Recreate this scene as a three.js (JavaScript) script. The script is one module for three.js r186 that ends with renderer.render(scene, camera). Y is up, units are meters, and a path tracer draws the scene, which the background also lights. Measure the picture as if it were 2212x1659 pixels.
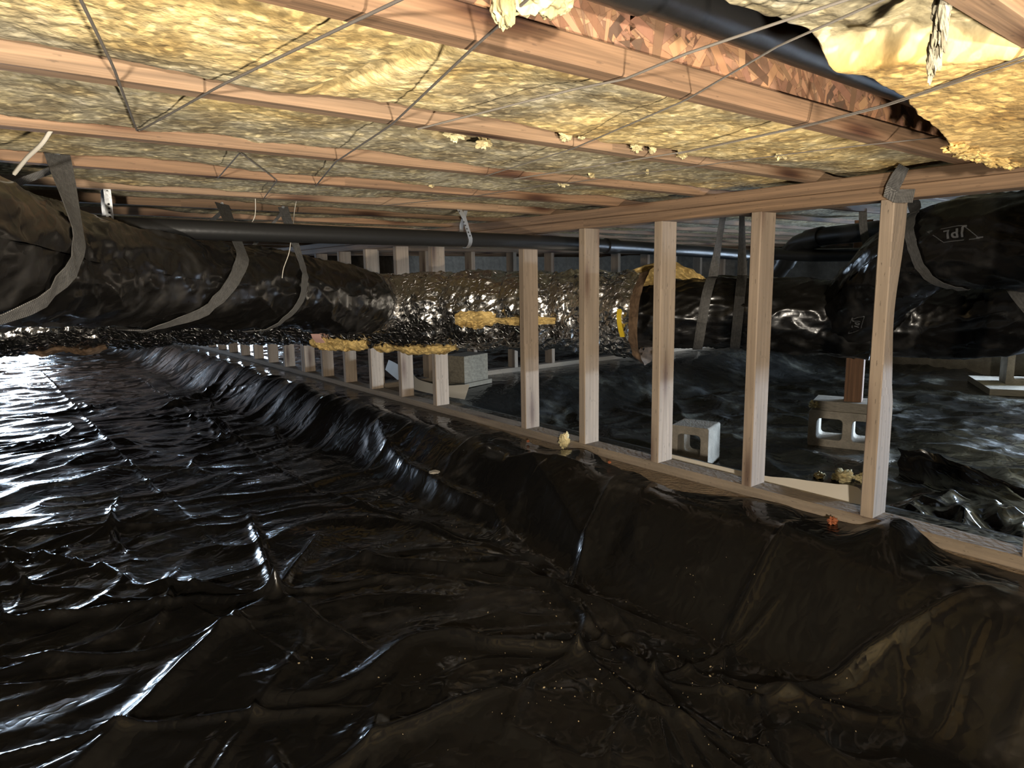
import * as THREE from 'three';
import { mergeGeometries, mergeVertices, toCreasedNormals } from 'three/addons/utils/BufferGeometryUtils.js';
import { RectAreaLightUniformsLib } from 'three/addons/lights/RectAreaLightUniformsLib.js';

// ------------------------------------------------------------------ camera, sky, daylight, exposure
const scene = new THREE.Scene();
const renderer = new THREE.WebGLRenderer({ antialias: true });
renderer.toneMapping = THREE.LinearToneMapping;
renderer.toneMappingExposure = 0.93;
renderer.shadowMap.enabled = true;
renderer.shadowMap.type = THREE.PCFSoftShadowMap;
const camera = new THREE.PerspectiveCamera(59.38, 2212 / 1659, 0.03, 60);
camera.position.set(0, 0.8, 0);
camera.quaternion.setFromRotationMatrix(new THREE.Matrix4().makeBasis(
  new THREE.Vector3(0.7840, -0.0165, 0.6205), new THREE.Vector3(0.1100, 0.9875, -0.1127), new THREE.Vector3(-0.6109, 0.1566, 0.7761)));
scene.add(camera);
scene.background = new THREE.Color(0.50, 0.68, 1.0);
scene.backgroundIntensity = 2.0;
RectAreaLightUniformsLib.init();
const V = (x, y, z) => new THREE.Vector3(x, y, z);
// the openings in the foundation walls: [width, height, centre, faces, radiance]
const OPENINGS = {
  far_hatch: { w: 1.7, h: 0.48, at: V(-0.05, 0.60, -13.99), to: V(0, 0, 1), power: 130 },
  far_vent: { w: 1.3, h: 0.36, at: V(4.0, 0.58, -13.99), to: V(0, 0, 1), power: 150 },
  side_door: { w: 1.1, h: 0.72, at: V(7.39, 0.26, 0.85), to: V(-1, 0, 0), power: 1500, out: 1.6, up: 0.56, lh: 0.6, lw: 2.0, along: 1.05 },
  side_vent: { w: 1.0, h: 0.30, at: V(7.39, 0.34, -0.72), to: V(-1, 0, 0), power: 300 },
};
for (const k of Object.keys(OPENINGS)) {
  const o = OPENINGS[k];
  const l = new THREE.RectAreaLight(new THREE.Color(0.62, 0.79, 1.0), o.power, o.lw ?? o.w, o.lh ?? o.h);
  l.name = k + '_daylight';
  l.position.copy(o.at).addScaledVector(o.to, -(o.out ?? 0.14)); l.position.y += o.up ?? 0; l.position.z += o.along ?? 0;
  l.lookAt(l.position.clone().addScaledVector(o.to, 1));
  scene.add(l);
}
// two battery lamps behind the viewpoint: one clipped to a joist, one standing on the sheet
const LAMPS = {
  work_lamp: { at: V(-0.50, 0.80, 0.82), aim: V(1.0, 0.70, -1.5), cd: 31, color: new THREE.Color(1.0, 0.90, 0.76), soft: 2.0, size: 0.029 },
  floor_lamp: { at: V(0.36, 0.04, 1.00), aim: V(0.62, 1.35, -1.3), cd: 34, color: new THREE.Color(1.0, 0.90, 0.76), soft: 4.0, size: 0.07 },
};

// ------------------------------------------------------------------ helpers
function rng(seed) { let a = seed >>> 0; return () => { a = (a + 0x6D2B79F5) | 0; let t = Math.imul(a ^ (a >>> 15), 1 | a); t = (t + Math.imul(t ^ (t >>> 7), 61 | t)) ^ t; return ((t ^ (t >>> 14)) >>> 0) / 4294967296; }; }
const PERM = new Uint8Array(512); { const r = rng(77), p = [...Array(256).keys()]; for (let i = 255; i > 0; i--) { const j = Math.floor(r() * (i + 1)); [p[i], p[j]] = [p[j], p[i]]; } for (let i = 0; i < 512; i++) PERM[i] = p[i & 255]; }
const fade = (t) => t * t * t * (t * (t * 6 - 15) + 10), mix = (a, b, t) => a + (b - a) * t, clamp = (x, a = 0, b = 1) => Math.min(b, Math.max(a, x));
const ss = (a, b, x) => { const t = clamp((x - a) / (b - a)); return t * t * (3 - 2 * t); };
const gr = (h, x, y, z) => { const u = (h & 15) < 8 ? x : y, v = (h & 15) < 4 ? y : ((h & 15) === 12 || (h & 15) === 14 ? x : z); return ((h & 1) ? -u : u) + ((h & 2) ? -v : v); };
function noise3(x, y, z, per = 256) {
  const xi = Math.floor(x), yi = Math.floor(y), zi = Math.floor(z); x -= xi; y -= yi; z -= zi;
  const w = (k) => ((k % per) + per) % per, X0 = w(xi), X1 = w(xi + 1), Y0 = w(yi), Y1 = w(yi + 1), Z0 = zi & 255, Z1 = (zi + 1) & 255;
  const u = fade(x), v = fade(y), s = fade(z);
  const H = (a, b, c) => PERM[PERM[PERM[a & 255] + (b & 255)] + c];
  return mix(mix(mix(gr(H(X0, Y0, Z0), x, y, z), gr(H(X1, Y0, Z0), x - 1, y, z), u), mix(gr(H(X0, Y1, Z0), x, y - 1, z), gr(H(X1, Y1, Z0), x - 1, y - 1, z), u), v),
    mix(mix(gr(H(X0, Y0, Z1), x, y, z - 1), gr(H(X1, Y0, Z1), x - 1, y, z - 1), u), mix(gr(H(X0, Y1, Z1), x, y - 1, z - 1), gr(H(X1, Y1, Z1), x - 1, y - 1, z - 1), u), v), s);
}
const n2 = (x, y, k = 0) => noise3(x, y, k * 17.31 + 0.5);
function fbm(x, y, k = 0, oct = 4) { let s = 0, a = 0.5; for (let i = 0; i < oct; i++) { s += a * n2(x, y, k + i); x *= 2.03; y *= 2.03; a *= 0.5; } return s; }
function tfbm(u, v, per, k = 0, oct = 4) { let s = 0, a = 0.5; for (let i = 0; i < oct; i++) { s += a * noise3(u * per, v * per, k * 13.7 + i * 5.3, per); per *= 2; a *= 0.5; } return s; }
const ridge = (n) => 1 - Math.abs(n) * 2.2;

const taken = new Map();
function numbered(name) { const k = taken.get(name) ?? 0; taken.set(name, k + 1); return k ? name + '_' + String(k).padStart(3, '0') : name; }
function tag(o, label, category, group) { o.userData.label = label; o.userData.category = category; if (group) o.userData.group = group; return o; }
function mesh(name, geo, mat, parent) { const m = new THREE.Mesh(geo, mat); m.castShadow = m.receiveShadow = true; m.name = parent ? name : numbered(name); (parent ?? scene).add(m); return m; }
function group(name, parent) { const g = new THREE.Group(); g.name = parent ? name : numbered(name); (parent ?? scene).add(g); return g; }
function thing(name, label, category, grp) { return tag(group(name), label, category, grp); }
function structure(o) { o.userData.kind = 'structure'; return o; }

function dataTex(w, h, fn, srgb, rep) {
  const d = new Uint8Array(w * h * 4);
  for (let j = 0; j < h; j++) for (let i = 0; i < w; i++) { const c = fn((i + 0.5) / w, (j + 0.5) / h), o = (j * w + i) * 4; d[o] = clamp(c[0]) * 255; d[o + 1] = clamp(c[1]) * 255; d[o + 2] = clamp(c[2]) * 255; d[o + 3] = 255; }
  const t = new THREE.DataTexture(d, w, h, THREE.RGBAFormat); t.wrapS = t.wrapT = THREE.RepeatWrapping; t.magFilter = THREE.LinearFilter; t.minFilter = THREE.LinearMipmapLinearFilter; t.generateMipmaps = true;
  if (srgb) t.colorSpace = THREE.SRGBColorSpace; if (rep) t.repeat.set(rep[0], rep[1]); t.needsUpdate = true; return t;
}
const g1 = (v) => [v, v, v];
function canvasTex(w, h, draw, srgb = true) { const c = document.createElement('canvas'); c.width = w; c.height = h; draw(c.getContext('2d')); const t = new THREE.CanvasTexture(c); if (srgb) t.colorSpace = THREE.SRGBColorSpace; t.wrapS = t.wrapT = THREE.RepeatWrapping; return t; }

// ------------------------------------------------------------------ textures (all procedural)
// lumber grain: u runs along the board (2 m), v across (0.25 m)
const knots = [[0.12, 0.3], [0.37, 0.72], [0.58, 0.2], [0.83, 0.6], [0.68, 0.9]];
function grain(u, v) {
  let bend = 0, k = 0;
  for (const [a, b] of knots) { const du = (u - a) * 14, dv = (((v - b + 1.5) % 1) - 0.5) * 9, q = du * du + dv * dv; bend += Math.exp(-q * 0.35) * (dv > 0 ? 1 : -1) * 0.35; k += Math.exp(-q * 3.2); }
  const line = noise3(u * 3, v * 26 + bend * 4, 1.7, 26) * 0.55 + noise3(u * 8, v * 90, 4.1, 90) * 0.35 + noise3(u * 40, v * 160, 9.2, 160) * 0.18;
  return [line, k];
}
const woodMap = dataTex(1024, 256, (u, v) => { const [l, k] = grain(u, v), b = 0.80 + l * 0.30 + tfbm(u, v, 4, 3) * 0.10, s = noise3(u * 90, v * 60, 3.3, 90) > 0.6 ? 0.84 : 1; const d = clamp(k) * 0.62; return [(b - d * 0.75) * s, (b * 0.98 - d * 0.9) * s, (b * 0.95 - d) * s]; }, true, [0.5, 4]);
const dustyMap = dataTex(1024, 256, (u, v) => { const [l, k] = grain(u, v), b = 0.84 + l * 0.13 + tfbm(u, v, 5, 6) * 0.16, f = noise3(u * 70, v * 60, 2.2, 70), s = f > 0.60 ? 0.72 : 1; const d = clamp(k) * 0.35; return [(b - d * 0.8) * s, (b - d * 0.95) * s, (b - d) * s]; }, true, [0.5, 4]);
const woodBump = dataTex(512, 256, (u, v) => g1(0.5 + grain(u, v)[0] * 0.5), false, [0.5, 4]);
// oriented strand board: overlapping flakes, 0.6 m a side
const osbMap = canvasTex(1024, 1024, (c) => {
  const r = rng(5); c.fillStyle = '#96704f'; c.fillRect(0, 0, 1024, 1024);
  for (let i = 0; i < 2600; i++) {
    const L = 40 + r() * 130, W = 12 + r() * 30, x = r() * 1024, y = r() * 1024, a = (r() - 0.5) * 1.9 + (r() < 0.2 ? 1.5 : 0), t = r();
    const R = 128 + t * 74 - (r() < 0.15 ? 44 : 0), G = R * (0.71 + r() * 0.07), B = G * (0.71 + r() * 0.09);
    for (const [ox, oy] of [[0, 0], [1024, 0], [-1024, 0], [0, 1024], [0, -1024]]) {
      c.save(); c.translate(x + ox, y + oy); c.rotate(a); c.fillStyle = `rgba(${R | 0},${G | 0},${B | 0},0.88)`; c.beginPath(); c.moveTo(-L / 2, -W / 2); c.lineTo(L / 2 - r() * 12, -W / 2 + r() * 6); c.lineTo(L / 2, W / 2 - r() * 6); c.lineTo(-L / 2 + r() * 14, W / 2); c.closePath(); c.fill();
      c.strokeStyle = 'rgba(70,38,22,0.34)'; c.lineWidth = 1.2; c.stroke(); c.restore();
    }
  }
});
osbMap.repeat.set(1 / 0.6, 1 / 0.6);
const fiberMap = dataTex(1024, 1024, (u, v) => { const a = tfbm(u, v, 10, 2, 5), w = tfbm(u, v * 0.5 + 0.25, 48, 5, 3), fl = ss(0.10, 0.42, noise3(u * 62, v * 50, 2.6, 62)), b = 0.80 + a * 0.40 + w * 0.22 + fl * 0.24; return [b, b * 0.99 - Math.max(0, -a) * 0.08, b * 0.95 - Math.max(0, -a) * 0.22]; }, true, [1.2, 1.2]);
const fiberBump = dataTex(1024, 1024, (u, v) => g1(0.5 + tfbm(u, v, 12, 8, 3) * 0.25 + tfbm(u, v, 40, 9, 4) * 0.55), false, [1.6, 1.6]);
const filmBump = dataTex(1024, 1024, (u, v) => { const q = tfbm(u, v, 5, 21, 3) * 0.5, r1 = ridge(noise3((u + q * 0.3) * 9, (v + q * 0.3) * 9, 3.1, 9)), r2 = ridge(noise3((u + q * 0.2) * 22, v * 22, 7.9, 22)); return g1(0.35 + r1 * 0.22 + Math.max(0, r2) ** 2 * 0.16 + tfbm(u, v, 30, 2, 3) * 0.12); }, false, [1.1, 1.1]);
const filmMap = dataTex(1024, 1024, (u, v) => { const p = tfbm(u, v, 4, 31, 5), q = tfbm(u, v, 24, 41, 4), sm = ss(0.08, 0.42, p + q * 0.55), g = ss(0.14, 0.5, q + p * 0.5) * (0.4 + 0.6 * (tfbm(u, v, 96, 51, 2) > 0.02 ? 1 : 0)), d = sm * 0.03 + g * 0.055; return [0.074 + d * 1.1, 0.070 + d, 0.066 + d * 0.86]; }, true, [0.45, 0.45]);
const dustyFilmMap = dataTex(1024, 1024, (u, v) => { const p = tfbm(u, v, 4, 33, 5), q = tfbm(u, v, 24, 43, 4), sm = ss(-0.12, 0.36, p + q * 0.5), st = ss(0.05, 0.4, noise3(u * 30 + p * 3, v * 9, 4.4, 30)), d = sm * 0.10 + st * sm * 0.09; return [0.10 + d * 1.02, 0.10 + d, 0.095 + d * 0.88]; }, true, [0.45, 0.45]);
const filmRough = dataTex(1024, 1024, (u, v) => { const p = tfbm(u, v, 4, 31, 5), q = tfbm(u, v, 24, 41, 4), sm = ss(0.05, 0.45, p + q * 0.55); return g1(0.145 + sm * 0.30 + Math.max(0, q) * 0.12); }, false, [0.45, 0.45]);
const cell = (() => { const r = rng(91), N = 40, p = []; for (let i = 0; i < N * N; i++) p.push([r(), r(), r(), r() - 0.5, r() - 0.5]); return (u, v) => { const x = u * N, y = v * N, xi = Math.floor(x), yi = Math.floor(y); let best = 9, h = 0; for (let a = -1; a < 2; a++) for (let b = -1; b < 2; b++) { const c = p[((xi + a + N) % N) + ((yi + b + N) % N) * N], dx = x - xi - a - c[0], dy = y - yi - b - c[1], d = dx * dx + dy * dy; if (d < best) { best = d; h = c[2] + (dx * c[3] + dy * c[4]) * 1.6; } } return h; }; })();
const foilBump = dataTex(1024, 1024, (u, v) => g1(0.5 + (cell(u, v) - 0.5) * 0.42 + tfbm(u, v, 9, 61, 4) * 0.5 + ridge(noise3(u * 14, v * 14, 8.8, 14)) * 0.12), false, [1.4, 1.4]);
const concMap = dataTex(512, 512, (u, v) => { const a = tfbm(u, v, 6, 71, 4), b = tfbm(u, v, 60, 72, 2), c = 0.74 + a * 0.22 + b * 0.09; return [c, c * 0.985, c * 0.955]; }, true, [2, 2]);
const concBump = dataTex(512, 512, (u, v) => g1(0.5 + tfbm(u, v, 40, 73, 3) * 0.8), false, [2.4, 2.4]);
const weave = dataTex(256, 256, (u, v) => { const a = Math.sin(u * Math.PI * 2 * 32), b = Math.sin(v * Math.PI * 2 * 12); return g1(0.62 + 0.16 * a + 0.10 * b * (a > 0 ? 1 : -1) + tfbm(u, v, 8, 3, 3) * 0.25); }, true, [8, 20]);
const speckMap = dataTex(512, 512, (u, v) => g1(0.8 + tfbm(u, v, 30, 77, 3) * 0.35 + tfbm(u, v, 5, 78, 3) * 0.25), true, [1.5, 1.5]);

// ------------------------------------------------------------------ materials
const lin = (r, g, b) => new THREE.Color().setRGB(r, g, b);
const std = (o) => new THREE.MeshStandardMaterial({ side: THREE.DoubleSide, ...o });
const M = {
  stud: [lin(0.345, 0.265, 0.19), lin(0.32, 0.242, 0.172), lin(0.37, 0.285, 0.206)].map((color) => std({ color, map: dustyMap, bumpMap: woodBump, bumpScale: 0.0008, roughness: 0.82 })),
  plate: std({ color: lin(0.29, 0.186, 0.112), map: woodMap, bumpMap: woodBump, bumpScale: 0.0008, roughness: 0.8 }),
  dusty: std({ color: lin(0.28, 0.22, 0.158), map: dustyMap, bumpMap: fiberBump, bumpScale: 0.002, roughness: 0.95 }),
  flange: [lin(0.335, 0.216, 0.132), lin(0.31, 0.188, 0.108), lin(0.35, 0.235, 0.147)].map((color) => std({ color, map: woodMap, bumpMap: woodBump, bumpScale: 0.0008, roughness: 0.78 })),
  post: std({ color: lin(0.22, 0.115, 0.06), map: woodMap, roughness: 0.85 }),
  osb: std({ color: lin(0.72, 0.72, 0.72), map: osbMap, roughness: 0.75 }),
  fiber: std({ vertexColors: true, map: fiberMap, bumpMap: fiberBump, bumpScale: 0.0045, roughness: 1 }),
  fiberPlain: std({ color: lin(0.70, 0.50, 0.20), map: fiberMap, bumpMap: fiberBump, bumpScale: 0.005, roughness: 1 }),
  fiberPale: std({ color: lin(0.66, 0.57, 0.34), map: fiberMap, bumpMap: fiberBump, bumpScale: 0.004, roughness: 1 }),
  film: new THREE.MeshPhysicalMaterial({ color: lin(1, 1, 1), map: filmMap, roughness: 1, roughnessMap: filmRough, specularIntensity: 0.55, bumpMap: filmBump, bumpScale: 0.0036, side: THREE.DoubleSide }),
  dustyFilm: new THREE.MeshPhysicalMaterial({ color: lin(1, 1, 1), map: dustyFilmMap, roughness: 1.35, roughnessMap: filmRough, bumpMap: filmBump, bumpScale: 0.0055, side: THREE.DoubleSide }),
  duct: std({ color: lin(0.95, 0.92, 0.88), map: filmMap, roughness: 1.7, roughnessMap: filmRough, bumpMap: filmBump, bumpScale: 0.0022 }),
  abs: std({ color: lin(0.012, 0.012, 0.012), roughness: 0.34, bumpMap: fiberBump, bumpScale: 0.0004 }),
  foil: std({ color: lin(0.80, 0.78, 0.75), metalness: 1, roughness: 0.22, bumpMap: foilBump, bumpScale: 0.007 }),
  kraft: std({ color: lin(0.26, 0.16, 0.09), map: speckMap, roughness: 0.85 }),
  concrete: std({ color: lin(0.46, 0.42, 0.36), map: concMap, bumpMap: concBump, bumpScale: 0.0015, roughness: 0.95 }),
  blockTan: std({ color: lin(0.27, 0.235, 0.18), map: concMap, roughness: 1 }),
  foundation: std({ color: lin(0.24, 0.215, 0.18), map: concMap, bumpMap: concBump, bumpScale: 0.002, roughness: 1 }),
  footing: std({ color: lin(0.40, 0.31, 0.22), map: concMap, bumpMap: fiberBump, bumpScale: 0.008, roughness: 1 }),
  web: std({ color: lin(0.20, 0.19, 0.175), map: weave, bumpMap: weave, bumpScale: 0.0008, roughness: 0.75 }),
  twine: std({ color: lin(0.11, 0.095, 0.08), roughness: 0.9 }),
  paleTwine: std({ color: lin(0.42, 0.39, 0.33), roughness: 0.9 }),
  greyTwine: std({ color: lin(0.17, 0.15, 0.125), roughness: 0.9 }),
  galv: std({ color: lin(0.62, 0.64, 0.66), metalness: 0.9, roughness: 0.38, bumpMap: fiberBump, bumpScale: 0.001 }),
  white: std({ color: lin(0.50, 0.46, 0.39), roughness: 0.7 }),
  dark: std({ color: lin(0.02, 0.018, 0.016), roughness: 0.7 }),
  soil: std({ color: lin(0.10, 0.075, 0.05), map: concMap, roughness: 1 }),
  orange: std({ color: lin(0.26, 0.075, 0.025), roughness: 0.7 }),
  yellow: std({ color: lin(0.75, 0.52, 0.03), roughness: 0.5 }),
  pink: std({ color: lin(0.62, 0.38, 0.33), roughness: 0.7 }),
};

// ------------------------------------------------------------------ geometry builders
// a chamfered board from p0 to p1; a = half size along "side", b = half size along "up"; uv in metres, u along the board
function beam(p0, p1, up, w, h, seed = 0, ch = 0.003, rings = 1, shape) {
  const t = p1.clone().sub(p0), L = t.length(); t.normalize(); const s = t.clone().cross(up).normalize(), u = s.clone().cross(t).normalize();
  const pos = [], uv = [], off = seed * 0.377, c = ch;
  const ring = (k) => { const f = k / rings, q = shape ? shape(f) : [1, 1, 0]; const a = w / 2 * q[0], b = h / 2 * q[1], o = p0.clone().lerp(p1, f).addScaledVector(u, q[2] || 0);
    return [[-a + c, -b], [a - c, -b], [a, -b + c], [a, b - c], [a - c, b], [-a + c, b], [-a, b - c], [-a, -b + c]].map(([x, y]) => o.clone().addScaledVector(s, x).addScaledVector(u, y)); };
  const tri = (A, B, C, ua, ub, uc) => { pos.push(A.x, A.y, A.z, B.x, B.y, B.z, C.x, C.y, C.z); uv.push(...ua, ...ub, ...uc); };
  for (let k = 0; k < rings; k++) {
    const r0 = ring(k), r1 = ring(k + 1), x0 = off * 3 + L * k / rings, x1 = off * 3 + L * (k + 1) / rings; let v = off;
    for (let i = 0; i < 8; i++) { const j = (i + 1) % 8, v1 = v + r0[i].distanceTo(r0[j]); tri(r0[i], r0[j], r1[j], [x0, v], [x0, v1], [x1, v1]); tri(r0[i], r1[j], r1[i], [x0, v], [x1, v1], [x1, v]); v = v1; }
  }
  for (const [k, flip] of [[0, 1], [rings, 0]]) { const r = ring(k); for (let i = 1; i < 7; i++) { const q = [r[0], r[i], r[i + 1]]; if (flip) q.reverse(); tri(...q, ...q.map((p) => [off + p.dot(s) * 0.3, p.dot(u)])); } }
  const g = new THREE.BufferGeometry(); g.setAttribute('position', new THREE.Float32BufferAttribute(pos, 3)); g.setAttribute('uv', new THREE.Float32BufferAttribute(uv, 2)); g.computeVertexNormals(); return g;
}
const UPV = V(0, 1, 0), XV = V(1, 0, 0);
function box(x0, x1, y0, y1, z0, z1) {
  const g = new THREE.BoxGeometry(x1 - x0, y1 - y0, z1 - z0); g.translate((x0 + x1) / 2, (y0 + y1) / 2, (z0 + z1) / 2);
  const p = g.attributes.position, n = g.attributes.normal, uv = g.attributes.uv;
  for (let i = 0; i < p.count; i++) { const ax = Math.abs(n.getX(i)) > 0.5 ? 0 : Math.abs(n.getY(i)) > 0.5 ? 1 : 2; uv.setXY(i, ax === 0 ? p.getZ(i) : p.getX(i), ax === 1 ? p.getZ(i) : p.getY(i)); }
  return g;
}
// indexed grid surface
function surface(nu, nv, fn, colorFn, closedV = false) {
  const pos = new Float32Array((nu + 1) * (nv + 1) * 3), uv = new Float32Array((nu + 1) * (nv + 1) * 2), col = colorFn ? new Float32Array((nu + 1) * (nv + 1) * 3) : null, idx = [];
  for (let j = 0; j <= nv; j++) for (let i = 0; i <= nu; i++) { const k = j * (nu + 1) + i, r = fn(i, j); pos.set([r[0], r[1], r[2]], k * 3); uv.set([r[3], r[4]], k * 2); if (col) col.set(colorFn(r, i, j), k * 3); }
  for (let j = 0; j < nv; j++) for (let i = 0; i < nu; i++) { const a = j * (nu + 1) + i, b = a + 1, c = a + nu + 1, d = c + 1; idx.push(a, c, b, b, c, d); }
  const g = new THREE.BufferGeometry(); g.setAttribute('position', new THREE.BufferAttribute(pos, 3)); g.setAttribute('uv', new THREE.BufferAttribute(uv, 2)); if (col) g.setAttribute('color', new THREE.BufferAttribute(col, 3)); g.setIndex(idx); g.computeVertexNormals();
  if (closedV) { const n = g.attributes.normal; for (let i = 0; i <= nu; i++) { const a = i, b = nv * (nu + 1) + i, q = V(n.getX(a) + n.getX(b), n.getY(a) + n.getY(b), n.getZ(a) + n.getZ(b)).normalize(); n.setXYZ(a, q.x, q.y, q.z); n.setXYZ(b, q.x, q.y, q.z); } }
  return g;
}
// a run of pipe or duct along a smooth curve; frames keep "up" upright so that angle 0 is the side and 90 degrees the crown
function run(pts) {
  const c = new THREE.CatmullRomCurve3(pts.map((p) => V(...p)), false, 'centripetal'); c.arcLengthDivisions = 400; const L = c.getLength();
  const at = (s) => { const t = clamp(s / L), o = c.getPointAt(t), T = c.getTangentAt(t), S = V(-T.z, 0, T.x).normalize(), U = S.clone().cross(T).normalize(); return { o, T, S, U }; };
  const on = (s, a, r) => { const f = at(s); return { p: f.o.clone().addScaledVector(f.S, r * Math.cos(a)).addScaledVector(f.U, r * Math.sin(a)), n: f.S.clone().multiplyScalar(Math.cos(a)).addScaledVector(f.U, Math.sin(a)), f }; };
  return { L, at, on, curve: c };
}
function tube(rn, rad, step, around, s0 = 0, s1 = rn.L, caps = true) {
  const nu = Math.max(2, Math.round((s1 - s0) / step)), r0 = rad(s0, 0), g = surface(nu, around, (i, j) => { const s = s0 + (s1 - s0) * i / nu, a = -j / around * Math.PI * 2, q = rn.on(s, a, rad(s, a)); return [q.p.x, q.p.y, q.p.z, s, -a * r0]; }, null, true);
  if (!caps) return g;
  const parts = [g];
  for (const s of [s0, s1]) parts.push(surface(2, around, (i, j) => { const a = j / around * Math.PI * 2, q = rn.on(s, a, rad(s, a) * i / 2); return [q.p.x, q.p.y, q.p.z, q.p.x, q.p.y]; }));
  return mergeGeometries(parts);
}
// a flat band: points with outward normals, swept with a rectangular section
function band(list, width, thick) {
  const pos = [], uv = [], R = []; let s = 0;
  for (let i = 0; i < list.length; i++) {
    const a = list[Math.max(0, i - 1)].p, b = list[Math.min(list.length - 1, i + 1)].p, T = b.clone().sub(a).normalize(), n = list[i].n.clone().addScaledVector(T, -list[i].n.dot(T)).normalize(), w = T.clone().cross(n).normalize(), p = list[i].p; if (i) s += p.distanceTo(list[i - 1].p);
    const W = (list[i].w ?? 1) * width / 2; R.push({ s, c: [[-W, 0], [W, 0], [W, thick], [-W, thick]].map(([x, y]) => p.clone().addScaledVector(w, x).addScaledVector(n, y)) });
  }
  const quad = (A, B, C, D, u) => { for (const [P, q] of [[A, 0], [B, 1], [C, 2], [A, 0], [C, 2], [D, 3]]) { pos.push(P.x, P.y, P.z); uv.push(...u[q]); } };
  for (let i = 0; i + 1 < R.length; i++) for (let k = 0; k < 4; k++) { const m = (k + 1) % 4, v0 = k === 0 || k === 2 ? 0 : 0, v1 = k === 0 || k === 2 ? width : thick; quad(R[i].c[k], R[i].c[m], R[i + 1].c[m], R[i + 1].c[k], [[R[i].s, v0], [R[i].s, v1], [R[i + 1].s, v1], [R[i + 1].s, v0]]); }
  for (const r of [R[0], R[R.length - 1]]) quad(r.c[0], r.c[1], r.c[2], r.c[3], [[0, 0], [width, 0], [width, thick], [0, thick]]);
  let g = new THREE.BufferGeometry(); g.setAttribute('position', new THREE.Float32BufferAttribute(pos, 3)); g.setAttribute('uv', new THREE.Float32BufferAttribute(uv, 2)); return toCreasedNormals(g, 0.6);
}
const smoothList = (pts, n) => { const c = new THREE.CatmullRomCurve3(pts.map((q) => V(...q))); return c.getPoints(n); };
function cord(pts, r, n = 40, smooth = false) { const c = smooth ? new THREE.CatmullRomCurve3(pts.map((q) => V(...q))) : (() => { const k = new THREE.CurvePath(); for (let i = 0; i + 1 < pts.length; i++) k.add(new THREE.LineCurve3(V(...pts[i]), V(...pts[i + 1]))); return k; })(); return new THREE.TubeGeometry(c, n, r, 5); }
// a lump of glass wool
function lump(at, size, seed, rough = 0.35, detail = 4) {
  let g = new THREE.IcosahedronGeometry(1, detail * 3); g.deleteAttribute('uv'); g.deleteAttribute('normal'); g = mergeVertices(g, 1e-4); const p = g.attributes.position, uv = [];
  for (let i = 0; i < p.count; i++) { const v = V(p.getX(i), p.getY(i), p.getZ(i)), k = 1 + rough * (noise3(v.x * 1.7 + seed, v.y * 1.7, v.z * 1.7) * 1.6 + noise3(v.x * 4 + seed, v.y * 4, v.z * 4) + noise3(v.x * 9, v.y * 9 + seed, v.z * 9) * 0.25); p.setXYZ(i, at[0] + v.x * size[0] * k, at[1] + v.y * size[1] * k, at[2] + v.z * size[2] * k); uv.push(v.x * size[0] + seed, (v.y + v.z) * size[1]); }
  g.setAttribute('uv', new THREE.Float32BufferAttribute(uv, 2)); g.computeVertexNormals(); return g;
}

// ================================================================== THE SETTING
const XW = 2.035, PLATE = 0.068, TOPW = 0.997, JB = 1.072, JH = 0.241, WALLX = 7.39, FARZ = -13.99, LEFTX = -3.2, BACKZ = 2.0;
structure(mesh('floor', box(LEFTX - 0.2, WALLX + 0.2, -0.60, -0.42, FARZ - 0.2, BACKZ + 0.2), M.soil));
structure(mesh('footing', box(1.875, 2.285, -0.419, 0.031, FARZ, BACKZ), M.footing));
// foundation walls, 0.2 m thick, open only at the hatch, the vent and the side door
{
  const y0 = -0.42, y1 = JB + JH + 0.02;
  const hole = (a0, a1, o, axis) => { const c = axis === 'x' ? o.at.x : o.at.z; return [c - o.w / 2, c + o.w / 2, o.at.y - o.h / 2, o.at.y + o.h / 2]; };
  const wall = (name, a0, a1, holes, put) => {
    const parts = []; let a = a0;
    for (const [h0, h1, b0, b1] of holes) { parts.push(put(a, h0, y0, y1), put(h0, h1, y0, b0), put(h0, h1, b1, y1)); a = h1; }
    parts.push(put(a, a1, y0, y1)); structure(mesh(name, mergeGeometries(parts), M.foundation));
  };
  wall('wall_far', LEFTX - 0.2, WALLX + 0.2, [hole(0, 0, OPENINGS.far_hatch, 'x'), hole(0, 0, OPENINGS.far_vent, 'x')], (a, b, c, d) => box(a, b, c, d, FARZ - 0.2, FARZ));
  wall('wall_near', LEFTX - 0.2, WALLX + 0.2, [], (a, b, c, d) => box(a, b, c, d, BACKZ, BACKZ + 0.2));
  wall('wall_right', FARZ, BACKZ, [hole(0, 0, OPENINGS.side_vent, 'z'), hole(0, 0, OPENINGS.side_door, 'z')], (a, b, c, d) => box(WALLX, WALLX + 0.2, c, d, a, b));
  wall('wall_left', FARZ, BACKZ, [], (a, b, c, d) => box(LEFTX - 0.2, LEFTX, c, d, a, b));
}
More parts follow.
